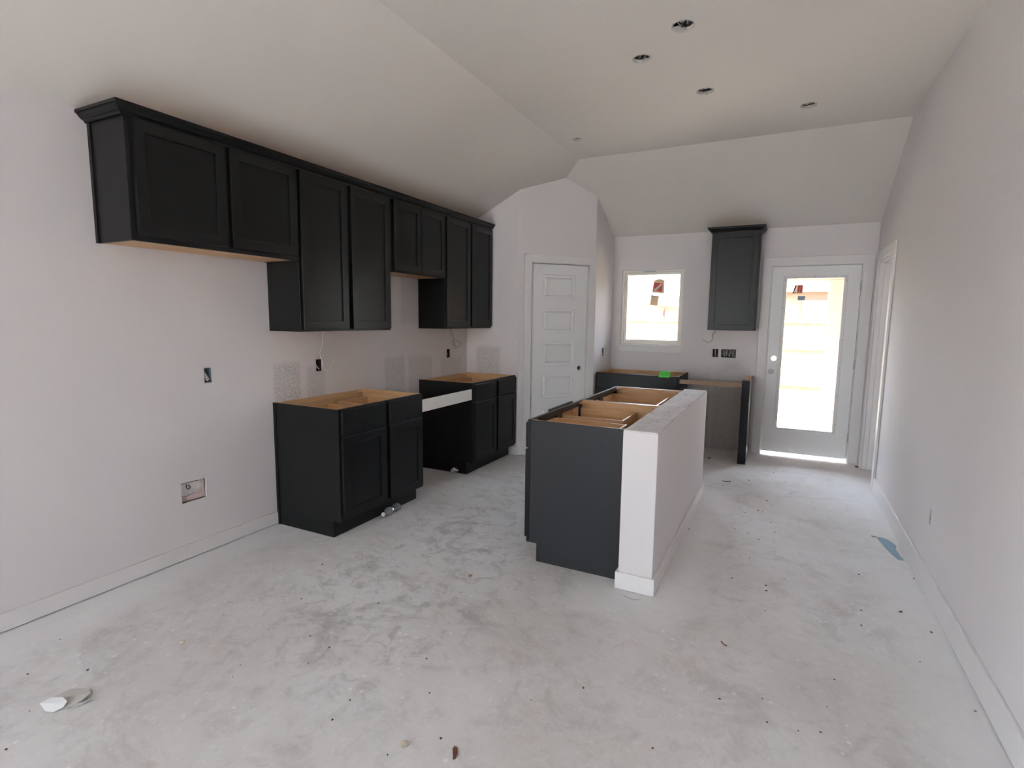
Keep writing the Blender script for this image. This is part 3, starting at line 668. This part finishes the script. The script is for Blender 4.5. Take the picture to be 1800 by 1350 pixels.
# ------------------------------------------------------------------ electrical boxes and holes
def elec(name, plane, uv, depth, mat, wires, label, sign, base, cat='electrical box', r=0.0028, wmat=MCABLE):
    u0, u1, v0, v1 = uv
    e = 0.0012; t = 0.003
    d0 = base+sign*0.003; d1 = base+sign*depth
    root = thing(name, plane((u0+u1)/2, v0, d0), label, cat)
    mb = MB(); mb.holed(rect(u0+e, u1-e, v0+e, v1-e), [rect(u0+e+t, u1-e-t, v0+e+t, v1-e-t)], d0, d1, plane)
    mb.prism(rect(u0+e, u1-e, v0+e, v1-e), d1, d1+sign*0.003, plane); mb.build('box', mat, root)
    for k, w in enumerate(wires):
        pts = [plane(u0+(u1-u0)*a, v0+(v1-v0)*b, base+sign*depth*c) for a, b, c in w]
        MB().tube(smooth(pts), r, 6).build('wire', wmat if not isinstance(wmat, list) else wmat[k % len(wmat)], root, smooth=True)
    return root
def smooth(pts, n=5):
    P = [Vector(p) for p in pts]
    if len(P) < 3: return P
    out = []
    for i in range(len(P)-1):
        p0 = P[max(i-1, 0)]; p1 = P[i]; p2 = P[i+1]; p3 = P[min(i+2, len(P)-1)]
        for k in range(n):
            t = k/n
            out.append(0.5*((2*p1)+(p2-p0)*t+(2*p0-5*p1+4*p2-p3)*t*t+(3*p1-p0-3*p2+p3)*t**3))
    out.append(P[-1]); return out
loops = [[(0.25, 0.85, 0.9), (0.2, 0.5, 0.3), (0.35, 0.18, 0.1), (0.6, 0.25, 0.1), (0.45, 0.6, 0.3), (0.3, 0.9, 0.9)],
         [(0.3, 0.8, 0.9), (0.35, 0.45, 0.2), (0.5, 0.3, 0.1), (0.75, 0.22, 0.2), (0.6, 0.5, 0.5)],
         [(0.2, 0.9, 0.8), (0.18, 0.6, 0.1), (0.3, 0.3, 0.05), (0.55, 0.12, 0.15)]]
elec('electrical_box', YZ, OUT_L, 0.06, MBOXB, loops, 'blue-grey electrical box with looped white wires, on the bare left wall', -1, 0)
elec('electrical_box.001', YZ, OUT_1, 0.06, MBLACK, [[(0.2, 0.9, 0.8), (0.25, 0.5, 0.3), (0.7, 0.15, 0.2)], [(0.8, 0.95, 0.8), (0.7, 0.5, 0.2), (0.4, 0.15, 0.4)], [(0.5, 0.9, 0.9), (0.45, 0.45, 0.4), (0.55, 0.2, 0.3)]],
     'open electrical box with wires spilling out above the nearest left base cabinet', -1, 0, wmat=[MCABLE, MBLACK, MCABLE], r=0.004)
elec('electrical_box.002', YZ, OUT_2, 0.06, MBLACK, [[(0.3, 0.9, 0.8), (0.5, 0.5, 0.3), (0.3, 0.1, 0.5)], [(0.7, 0.9, 0.8), (0.6, 0.5, 0.3), (0.75, 0.15, 0.3)]],
     'small dark electrical box above the base cabinet beside the pantry door', -1, 0, wmat=MCABLEG)
elec('electrical_box.003', XZ, BO1, 0.06, MBLACK, [[(0.38, 0.95, 0.7), (0.4, 0.5, 0.2), (0.5, 0.12, 0.4)], [(0.5, 0.97, 0.7), (0.5, 0.5, 0.2), (0.6, 0.2, 0.4)]],
     'narrow dark electrical box with tan wires, left of the wide box on the back wall', 1, YB, wmat=MTAN, r=0.007)
ww = []
for k in range(12):
    a = 0.06+0.078*k; ww.append([(a, 0.92, 0.8), (a+random.uniform(-0.03, 0.05), 0.55, 0.2), (a+random.uniform(-0.08, 0.12), 0.12, random.uniform(0.2, 0.5))])
elec('electrical_box.004', XZ, BO2, 0.06, MBLACK, ww, 'wide dark multi-gang electrical box full of grey wires on the back wall', 1, YB, wmat=[MCABLEG, MCABLE, MCABLEG], r=0.0038)
elec('electrical_box.005', YZ, OUT_P, 0.06, MBOXB, loops[:2], 'grey electrical box on the short wall left of the window', -1, XP)
elec('electrical_box.006', YZ, OUT_R, 0.035, MTORN, [[(0.3, 0.9, 0.5), (0.5, 0.5, 0.1), (0.4, 0.1, 0.3)], [(0.7, 0.8, 0.5), (0.55, 0.4, 0.1), (0.7, 0.2, 0.3)]], 'paint-speckled electrical box low on the right wall', 1, W, wmat=MCABLEG, r=0.004)
# the cut-out low on the left wall
ho = thing('wall_cutout', (-0.01, 1.96, 0.347), 'rough rectangular cut-out low on the left wall with pinkish torn edges', 'wall hole')
MB().prism([(1.89, 0.353), (2.036, 0.351), (2.038, 0.468), (1.888, 0.470)], -0.034, -0.030, YZ).build('backing_board', MTRIM, ho)
mb = MB()
xs_ = [1.893+0.143*k/14 for k in range(15)]
pts = [(x, 0.355) for x in xs_]+[(x, 0.376+0.012*(x-1.89)/0.14+random.uniform(0, 0.012)) for x in xs_[::-1]]
mb.prism(pts, -0.029, -0.012, YZ)
pts = [(2.020+random.uniform(-0.003, 0.003), 0.385+0.08*k/8) for k in range(9)]+[(2.036, 0.465), (2.036, 0.385)]
mb.prism(pts, -0.029, -0.014, YZ)
mb.build('torn_insulation', MPINK, ho)
MB().box(-0.029, -0.020, 1.892, 2.034, 0.4585, 0.463).build('strap', MTORN, ho)
mb = MB().tube(smooth([(-0.02, 1.930, 0.455), (-0.012, 1.925, 0.435), (-0.012, 1.938, 0.425), (-0.015, 1.948, 0.436), (-0.02, 1.940, 0.45)]), 0.003, 6); mb.build('wire', MBLACK, ho); mb = MB()
mb.tube(smooth([(-0.02, 1.985, 0.462), (-0.008, 1.995, 0.468), (-0.02, 2.005, 0.464)]), 0.003, 6); mb.build('wire', MBLACK, ho)
MB().box(-0.104, -0.036, 1.82, 2.12, 0.30, 0.52).build('stud', MPINE, ho)

# ceiling light rough-ins
lab = ['torn ceiling hole for a light, closest to the camera', 'ceiling hole for a light, second nearest, left of the row', 'ceiling hole with split pale flap, middle of the island row',
       'ceiling hole for a light nearest the right wall', 'small ceiling hole beside the left slope crease near the pantry']
for k, (x, y) in enumerate(HOLES):
    r = HR[k]
    root = thing('ceiling_light_hole' if k == 0 else 'ceiling_light_hole.%03d' % k, (x, y, ZF), lab[k], 'ceiling hole', 'uncovered ceiling light holes')
    mb = MB(); cc = circ(x, y, r*1.12, 18); ci = circ(x, y, r*1.06, 18)
    mb.holed(cc, [ci], ZF+0.0165, ZF+0.075, XY); mb.prism(cc, ZF+0.0752, ZF+0.078, XY); mb.build('housing', MCAN, root)
    for q in range(3):
        mb = MB()
        a = random.uniform(0, 6.28); a2 = a+random.uniform(0.8, 2.0)
        ra = r*0.75
        mb.tube(smooth([(x+ra*math.cos(a), y+ra*math.sin(a), ZF+0.05), (x+ra*.5*math.cos(a+.5), y+ra*.5*math.sin(a+.5), ZF+0.012), (x+ra*.7*math.cos(a2), y+ra*.7*math.sin(a2), ZF+0.02)]), 0.0026, 6)
        mb.build('wire', MCABLEG if k % 2 else MMETAL, root)
    mb = MB(); mb.holed(circ(x, y, r*1.14, 26, 0.055), [circ(x, y, r*1.03, 26, 0.03)], ZF-0.0022, ZF-0.0003, XY); mb.build('torn_rim', MTORN2, root)
    mb = MB(); a0 = [2.2, 1.2, 1.7, 4.4, 3.4][k]; n = 7
    span = [1.7, 1.1, 0.5, 0.9, 1.6][k]
    inn = [(x+r*random.uniform(0.30, 0.6)*math.cos(a0+span*(q/n-0.5)), y+r*random.uniform(0.30, 0.6)*math.sin(a0+span*(q/n-0.5))) for q in range(n+1)]
    ou = [(x+r*1.01*math.cos(a0+span*(q/n-0.5)), y+r*1.01*math.sin(a0+span*(q/n-0.5))) for q in range(n+1)][::-1]
    mb.prism(inn+ou, ZF+0.001, ZF+0.007, XY); mb.build('torn_flap', MTORN, root)

# hanging cables under the upper cabinets
def cable(name, pts, r, mat, label):
    return tag(MB().tube(smooth(pts, 8), r, 8).build(name, mat, smooth=True), label, 'cable')
cable('hanging_cable', [(0.05, 2.975, 1.384), (0.05, 2.985, 1.33), (0.03, 2.99, 1.26), (0.02, 2.975, 1.20), (0.015, 2.995, 1.15), (0.02, 3.00, 1.10), (0.035, 3.03, 1.065), (0.04, 3.06, 1.09), (0.045, 3.085, 1.14)], 0.0032, MCABLE, 'pale cable hanging from the tall near upper cabinet into the wire box')
cable('hanging_cable.001', [(0.06, 4.70, 1.384), (0.05, 4.75, 1.33), (0.04, 4.81, 1.26), (0.03, 4.88, 1.235), (0.03, 4.945, 1.225), (0.03, 4.94, 1.18), (0.03, 4.88, 1.165), (0.03, 4.84, 1.19), (0.035, 4.80, 1.25), (0.04, 4.79, 1.22), (0.04, 4.82, 1.165), (0.04, 4.86, 1.15)], 0.0030, MCABLEG, 'thin looped cable hanging below the upper cabinet beside the pantry corner')
cable('hanging_cable.002', [(2.455, YB-0.05, 1.388), (2.45, YB-0.03, 1.345), (2.425, YB-0.02, 1.325), (2.43, YB-0.02, 1.28), (2.41, YB-0.02, 1.24), (2.375, YB-0.02, 1.236), (2.325, YB-0.03, 1.256)], 0.0034, MTAN, 'short bent cable hanging below the narrow upper cabinet on the back wall')

# ------------------------------------------------------------------ stickers on the glazing
yg = fy0+0.0195
def quad(mb, p, y0, y1, m=0): mb.prism(p, y0, y1, XZ, m=m)
s1 = thing('glass_sticker', (1.77, yg, 1.81), 'arched beige window label with a red square and pale diagonal band', 'label', 'stickers on the glazing')
top = [(1.713+0.130*k/8, 1.950+0.020*math.sin(math.pi*k/8)) for k in range(9)]
mb = MB(); quad(mb, [(1.697, 1.812), (1.838, 1.797)]+top[::-1], yg-0.0012, yg); mb.build('backing', MBEIGE, s1)
mb = MB(); quad(mb, [(1.711, 1.828), (1.812, 1.817), (1.823, 1.918), (1.722, 1.926)], yg-0.0020, yg-0.0013); mb.build('red_square', MRED, s1)
mb = MB(); quad(mb, [(1.722, 1.828), (1.743, 1.826), (1.817, 1.900), (1.806, 1.917), (1.796, 1.916), (1.719, 1.846)], yg-0.0028, yg-0.0021); mb.build('diagonal_band', MWHT, s1)
s2 = thing('glass_sticker.001', (1.73, yg, 1.65), 'small beige window label with printed lines below the red square label', 'label', 'stickers on the glazing')
mb = MB(); quad(mb, [(1.677, 1.664), (1.768, 1.652), (1.784, 1.768), (1.690, 1.779)], yg-0.0012, yg); mb.build('backing', MBEIGE, s2)
for k in range(4):
    z = 1.675+0.02*k
    mb = MB(); quad(mb, [(1.688+.002*k, z), (1.765+.002*k, z-.009), (1.765+.002*k, z-.005), (1.688+.002*k, z+.004)], yg-0.0020, yg-0.0013); mb.build('text_line', MWHT, s2)
mb = MB(); quad(mb, [(1.692, 1.756), (1.716, 1.754), (1.719, 1.774), (1.694, 1.777)], yg-0.0020, yg-0.0013); mb.build('blue_corner', MLBLUE, s2)
mb = MB(); 
cr = smooth([(1.862, yg-0.004, 1.628), (1.851, yg-0.012, 1.59), (1.847, yg-0.014, 1.55), (1.852, yg-0.010, 1.51), (1.862, yg-0.004, 1.468)], 3)
i = mb.av([(p.x, p.y, p.z) for p in cr]); j = mb.av([(p.x+0.010*math.sin(math.pi*q/(len(cr)-1)), p.y+0.003, p.z) for q, p in enumerate(cr)])
k2 = mb.av([(p.x, p.y+0.001, p.z) for p in cr]); l2 = mb.av([(p.x+0.010*math.sin(math.pi*q/(len(cr)-1)), p.y+0.0038, p.z) for q, p in enumerate(cr)])
for q in range(len(cr)-1): mb.f += [(i+q, i+q+1, j+q+1, j+q), (k2+q, k2+q+1, l2+q+1, l2+q)]; mb.m += [0, 0]
tag(mb.build('glass_sticker', MRED, recalc=False), 'thin curled red sliver of label on the window glass', 'label', 'stickers on the glazing')
yd = YB+0.0255
s3 = thing('glass_sticker', (3.26, yd, 1.777), 'red and white label with dark marks high on the door glass', 'label', 'stickers on the glazing')
mb = MB(); quad(mb, [(3.208, 1.778), (3.302, 1.777), (3.303, 1.866), (3.226, 1.864)], yd-0.0012, yd); mb.build('backing', MWHT, s3)
mb = MB(); quad(mb, [(3.207, 1.778), (3.217, 1.778), (3.246, 1.865), (3.232, 1.865)], yd-0.0020, yd-0.0013); mb.build('dark_slash', MINK, s3)
mb = MB(); quad(mb, [(3.251, 1.796), (3.301, 1.795), (3.302, 1.858), (3.292, 1.866), (3.255, 1.866)], yd-0.0020, yd-0.0013); mb.build('red_block', MRED, s3)
mb = MB(); quad(mb, [(3.272, 1.80), (3.276, 1.80), (3.278, 1.85), (3.274, 1.85)], yd-0.0027, yd-0.0021); mb.build('thin_mark', MWHT, s3)
mb = MB(); quad(mb, [(3.220, 1.781), (3.242, 1.781), (3.243, 1.792), (3.222, 1.792)], yd-0.0020, yd-0.0013); mb.build('red_text', MRED, s3)
for a in (3.252, 3.263, 3.276, 3.288):
    mb = MB(); quad(mb, [(a, 1.780), (a+.009, 1.780), (a+.009, 1.7935), (a, 1.7935)], yd-0.0020, yd-0.0013); mb.build('dark_text', MINK, s3)
tag(MB().box(3.262, 3.331, yd-0.0012, yd, 1.706, 1.750).build('glass_sticker', MLBLUE), 'small grey-blue label on the door glass under the red one', 'label', 'stickers on the glazing')

# ------------------------------------------------------------------ litter on the floor
# crumpled clear bottle lying against the toe kick
bt = thing('plastic_bottle', (0.585, 3.08, 0), 'crushed clear plastic bottle lying against the toe kick', 'bottle')
ax = Vector((-0.02, 0.205, 0)).normalized(); st0 = Vector((0.603, 2.985, 0.033))
prof = [(0.0, 0.010), (0.012, 0.012), (0.02, 0.013), (0.035, 0.026), (0.05, 0.031), (0.07, 0.031), (0.085, 0.027), (0.098, 0.021), (0.11, 0.020), (0.122, 0.027), (0.14, 0.031), (0.165, 0.031), (0.185, 0.030), (0.195, 0.024), (0.198, 0.005)]
random.seed(3)
MB().tube([st0+ax*a+Vector((random.uniform(-.001, .001), 0, random.uniform(-.001, .001))) for a, r in prof], [r*random.uniform(.94, 1.02) for a, r in prof], 14).build('bottle_body', MPLAST, bt, smooth=True)
MB().tube([st0+ax*a for a in (-0.014, -0.012, -0.001)], [0.013, 0.0145, 0.0145], 14).build('bottle_cap', MPAPERW, bt)
MB().tube([st0+ax*a for a in (0.066, 0.079)], [0.0318, 0.0285], 14).build('bottle_label', MPAPERW, bt, smooth=True)
mb = MB(); random.seed(5); mb.blob((0.44, 4.195, 0.034), 0.036, 7, 0.38, 0.9)
tag(mb.build('foil_scrap', MFOIL), 'crumpled shiny foil scrap in front of the far left base cabinet', 'scrap')

def sheet(name, outline, thick, mat, label, cat, zf=lambda x, y: 0.0):
    mb = MB(); n = len(outline); i = mb.av([(x, y, 0.0006+zf(x, y)) for x, y in outline]); j = mb.av([(x, y, 0.0006+thick+zf(x, y)) for x, y in outline])
    mb.f += [tuple(i+k for k in range(n))[::-1], tuple(j+k for k in range(n))]+[(i+k, i+(k+1) % n, j+(k+1) % n, j+k) for k in range(n)]; mb.m += [0]*(n+2)
    return tag(mb.build(name, mat), label, cat)
bl = thing('tape_scrap', (3.88, 4.12, 0), 'torn strip of pale blue tape on the floor along the right wall', 'tape')
mb = MB(); o1 = [(3.845, 4.335), (3.878, 4.312), (3.900, 4.255), (3.912, 4.210), (3.900, 4.15), (3.905, 4.05), (3.918, 3.965), (3.885, 3.955), (3.862, 4.03), (3.838, 4.15), (3.823, 4.25), (3.815, 4.325)]
mb.prism(o1, 0.0008, 0.0016, XY); mb.build('tape', MBLUE, bl)
MB().prism([(3.785, 4.330), (3.812, 4.328), (3.818, 4.318), (3.79, 4.322)], 0.001, 0.004, XY).build('curled_end', MLEAF, bl)
# folded scrap of drywall paper near the camera
pp = thing('paper_scrap', (0.79, 0.93, 0), 'folded grey and white paper scrap near the camera at left', 'paper')
mb = MB(); base_ = [(0.725, 0.905, 0.004), (0.735, 0.965, 0.006), (0.790, 1.000, 0.007), (0.842, 0.985, 0.014), (0.855, 0.955, 0.012), (0.845, 0.905, 0.004), (0.79, 0.885, 0.003)]
n = len(base_); i = mb.av(base_); j = mb.av([(x, y, z+0.002) for x, y, z in base_]); c0 = mb.av([(0.79, 0.94, 0.010)]); c1_ = mb.av([(0.79, 0.94, 0.012)])
for k in range(n): mb.f += [(c0, i+k, i+(k+1) % n), (c1_, j+(k+1) % n, j+k), (i+k, i+(k+1) % n, j+(k+1) % n, j+k)]; mb.m += [0, 0, 0]
mb.build('grey_sheet', MPAPER, pp)
mb = MB(); o2 = [(0.733, 0.868, 0.010), (0.742, 0.902, 0.016), (0.790, 0.918, 0.022), (0.828, 0.916, 0.020), (0.840, 0.898, 0.014), (0.824, 0.872, 0.006), (0.79, 0.862, 0.004)]
n = len(o2); i = mb.av(o2); j = mb.av([(x, y, z+0.0015) for x, y, z in o2]); c0 = mb.av([(0.79, 0.89, 0.016)]); c1_ = mb.av([(0.79, 0.89, 0.0175)])
for k in range(n): mb.f += [(c0, i+k, i+(k+1) % n), (c1_, j+(k+1) % n, j+k), (i+k, i+(k+1) % n, j+(k+1) % n, j+k)]; mb.m += [0, 0, 0]
mb.build('white_fold', MPAPERW, pp)
for k in range(3):
    mb = MB(); z = 0.003+0.004*k
    mb.prism([(0.846+.003*k, 0.905+.01*k), (0.851+.003*k, 0.905+.01*k), (0.868+.004*k, 0.945), (0.876, 0.985), (0.871, 0.985), (0.862+.003*k, 0.947)], z, z+0.002, XY); mb.build('torn_ply', MPAPER if k else MTORN, pp)

random.seed(11)
def blobthing(name, x, y, r, mat, label, cat, flat=0.6, jag=0.3, n=5):
    return tag(MB().blob((x, y, r*flat*0.96), r, n, jag, flat).build(name, mat), label, cat)
blobthing('plaster_clump', 0.814, 1.357, 0.012, MPLAS, 'small tan plaster clump on the open floor at left', 'clump')
blobthing('plaster_clump', 2.070, 1.350, 0.015, MPLAS, 'cream plaster clump on the floor at the bottom of the view', 'clump')
blobthing('wood_chip', 1.633, 2.512, 0.012, MCHIP, 'orange-brown wood chip on the floor left of the island', 'chip', 0.5)
blobthing('paint_chip', 3.171, 3.722, 0.009, MPAPERW, 'white paint chip on the floor between island and right wall', 'chip', 0.25)
tag(MB().blob((2.528, 3.484, PZ+0.0035), 0.011, 5, 0.35, 0.3).build('plaster_chip', MPAPERW), 'bright white plaster chip on top of the island half wall', 'chip')
blobthing('debris_nugget', 3.905, 6.385, 0.016, MCRUMB, 'dark debris nugget at the foot of the door casing', 'debris', 0.5)
blobthing('debris_nugget', 2.52, 6.02, 0.014, MCRUMB, 'dark debris nugget on the floor in the dishwasher bay', 'debris', 0.5)
mb = MB(); lf_ = [(2.232, 1.430), (2.242, 1.425), (2.252, 1.410), (2.258, 1.385), (2.252, 1.378), (2.244, 1.392), (2.236, 1.402), (2.226, 1.418)]
mb.prism(lf_, 0.001, 0.004, XY); mb.tube([(2.225, 1.428, 0.004), (2.245, 1.405, 0.006), (2.258, 1.380, 0.003)], 0.0012, 5)
tag(mb.build('dry_leaf', MLEAF), 'curled brown leaf on the floor at the bottom of the view', 'leaf')
tag(MB().tube([(2.470, 2.722, 0.003), (2.478, 2.712, 0.002), (2.520, 2.698, 0.002), (2.560, 2.706, 0.002), (2.562, 2.722, 0.003)], 0.0014, 6).build('wire_scrap', MCABLEG), 'thin bent wire scrap on the floor before the island half wall', 'wire')
for pts in ([(2.96, 2.63), (2.972, 2.60), (2.968, 2.57)],): pass
tag(MB().tube([(2.985, 2.515, 0.003), (3.000, 2.495, 0.002), (3.012, 2.490, 0.003)], 0.003, 6).build('twig', MLEAF), 'short reddish-brown twig on the floor right of the island', 'twig')
tag(MB().tube([(2.728, 5.215, 0.003), (2.735, 5.195, 0.002), (2.79, 5.215, 0.002), (2.80, 5.235, 0.003)], 0.0035, 6).build('twig', MCRUMB), 'dark bent twig on the floor behind the island half wall', 'twig')

spots = [(0.300, 1.120), (0.766, 1.595), (1.281, 1.666), (0.775, 2.224), (1.051, 2.322), (1.366, 2.037), (1.857, 1.779), (1.427, 1.520), (1.424, 1.643), (1.183, 1.377), (1.224, 1.312), (1.745, 1.433), (1.993, 1.608), (2.164, 1.437), (1.761, 1.326), (2.045, 1.293), (0.733, 0.837), (0.884, 0.714), (0.654, 1.061), (0.468, 0.935), (1.281, 2.614), (0.783, 2.343), (0.979, 1.883),
         (3.053, 3.541), (3.158, 2.910), (2.976, 3.205), (3.154, 3.199), (3.156, 3.135), (3.091, 3.884), (3.181, 3.932), (2.931, 4.012), (3.015, 3.975), (3.092, 4.509), (3.061, 4.506), (2.975, 4.403), (3.116, 4.793), (3.157, 4.269), (3.186, 4.079), (3.638, 3.610), (3.601, 3.144), (3.584, 2.983), (3.777, 2.765), (3.877, 3.070), (3.918, 3.702), (3.90, 2.493), (3.779, 3.223), (3.395, 2.257), (3.432, 2.453), (3.170, 2.189), (3.019, 2.108), (3.190, 2.059), (3.292, 2.065), (3.364, 2.095), (2.838, 1.739), (2.367, 1.759), (2.524, 1.918), (2.830, 2.934), (3.246, 3.338), (2.64, 3.852), (2.75, 5.05), (3.251, 5.466), (3.646, 5.744), (3.30, 5.10), (2.95, 5.35), (3.45, 4.95), (3.15, 5.75), (2.90, 4.75)]
crs = []
for k in range(5):
    o = MB().blob((0, 0, 0.0), 0.0036, 4, 0.4, 0.5).build('dirt_crumb', MCRUMB); crs.append(o.data); me_o = o
    bpy.data.objects.remove(o)
for k, (x, y) in enumerate(spots):
    o = bpy.data.objects.new('dirt_crumb', crs[k % 5]); COL.objects.link(o)
    s_ = random.uniform(0.6, 1.25)*(1.0 if y < 3 else 1.35); o.location = (x, y, 0.0); o.rotation_euler = (0, 0, random.uniform(0, 6.28)); o.scale = (s_*random.uniform(1, 1.7), s_, s_)
    if x < 2.3: tag(o, 'tiny brown dirt crumb on the open floor left of the island half wall', 'crumb', 'dirt crumbs on the open floor')
    elif y > 2.75: tag(o, 'small brown dirt crumb in the walkway between half wall and right wall', 'crumb', 'dirt crumbs in the walkway')
    else: tag(o, 'brown dirt crumb on the floor nearest the camera, right of the half wall', 'crumb', 'dirt crumbs near the camera')

# ------------------------------------------------------------------ outdoors
MB().box(-25, 25, YB+0.16, 45, -0.35, -0.25).build('yard', MGROUND, kind='structure')
MB().box(-25, 25, -30, YR-0.16, -0.35, -0.25).build('yard.001', MPATIO, kind='structure')
MB().box(-1.0, 4.6, YB+0.152, 9.0, -0.20, -0.03).build('patio', MPATIO, kind='structure')
po = thing('patio_cover', (3.2, 8.0, -0.03), 'peach masonry patio cover outside the glazed door', 'patio cover')
MB().box(2.80, 4.35, YB+0.20, 9.0, 2.42, 2.50).build('porch_ceiling', MPEACH, po)
MB().box(2.80, 4.35, 8.62, 8.95, 2.06, 2.419).build('beam', MPEACH, po)
MB().box(3.68, 4.05, 8.62, 8.95, -0.03, 2.059).build('column', MPEACH, po, bevel=0.01)
fe = thing('backyard_fence', (0, 13.0, -0.25), 'tan wooden picket fence across the backyard', 'fence')
pm = None
for k in range(110):
    x = -7.0+0.145*k
    if pm is None:
        o = MB().prism([(0, -0.23), (0.139, -0.23), (0.139, 1.565), (0.115, 1.59), (0.024, 1.59), (0, 1.565)], 13.0, 13.018, XZ).build('picket', MFENCE, fe); pm = o; l0 = o.location.copy()
        o.location = l0+Vector((x, 0, 0))
    else:
        o = pm.copy(); COL.objects.link(o); o.location = l0+Vector((x, 0, random.uniform(-0.006, 0.006)))
for z in (0.10, 0.88, 1.45): MB().box(-7.0, 8.95, 12.955, 12.998, z, z+0.085).build('rail', MFENCE, fe)
for k in range(7): MB().box(-6.9+2.6*k, -6.81+2.6*k, 13.02, 13.11, -0.25, 1.50).build('post', MFENCE, fe)
def hip(mb, x0, x1, y0, y1, z0, rise, m=0):
    r = (y1-y0)/2; i = mb.av([(x0, y0, z0), (x1, y0, z0), (x1, y1, z0), (x0, y1, z0), (x0+r, (y0+y1)/2, z0+rise), (x1-r, (y0+y1)/2, z0+rise)])
    mb.f += [(i, i+1, i+5, i+4), (i+1, i+2, i+5), (i+2, i+3, i+4, i+5), (i+3, i, i+4), (i, i+3, i+2, i+1)]; mb.m += [m]*5
n1 = thing('neighbour_house', (-5.5, 21, -0.25), 'pale house with a grey hip roof seen through the window', 'house')
MB().box(-12, -0.9, 17.3, 25, -0.25, 2.0).build('wall', MHOUSE, n1)
mb = MB(); hip(mb, -12.5, -0.4, 16.8, 25.5, 2.16, 2.7); mb.build('roof', MROOF, n1)
MB().box(-12.5, -0.4, 16.8, 25.5, 2.001, 2.158).build('fascia', MHOUSE, n1)
n2 = thing('neighbour_house.001', (6, 20, -0.25), 'brick house with a tan soffit seen through the door glass', 'house')
MB().box(2.2, 11, 17.3, 25, -0.25, 2.30).build('wall', MBRICKH, n2)
MB().box(1.7, 11.5, 16.8, 25.5, 2.302, 2.48).build('fascia', MSOFF, n2)
mb = MB(); hip(mb, 1.7, 11.5, 16.8, 25.5, 2.482, 2.6); mb.build('roof', MROOF, n2)
wf = ring(MB(), 3.55, 4.25, 0.9, 2.08, 0.06, 17.24, 17.295).build('window', MHOUSE, n2); MB().box(3.612, 4.188, 17.26, 17.28, 0.962, 2.018).build('pane', MHGL, wf)
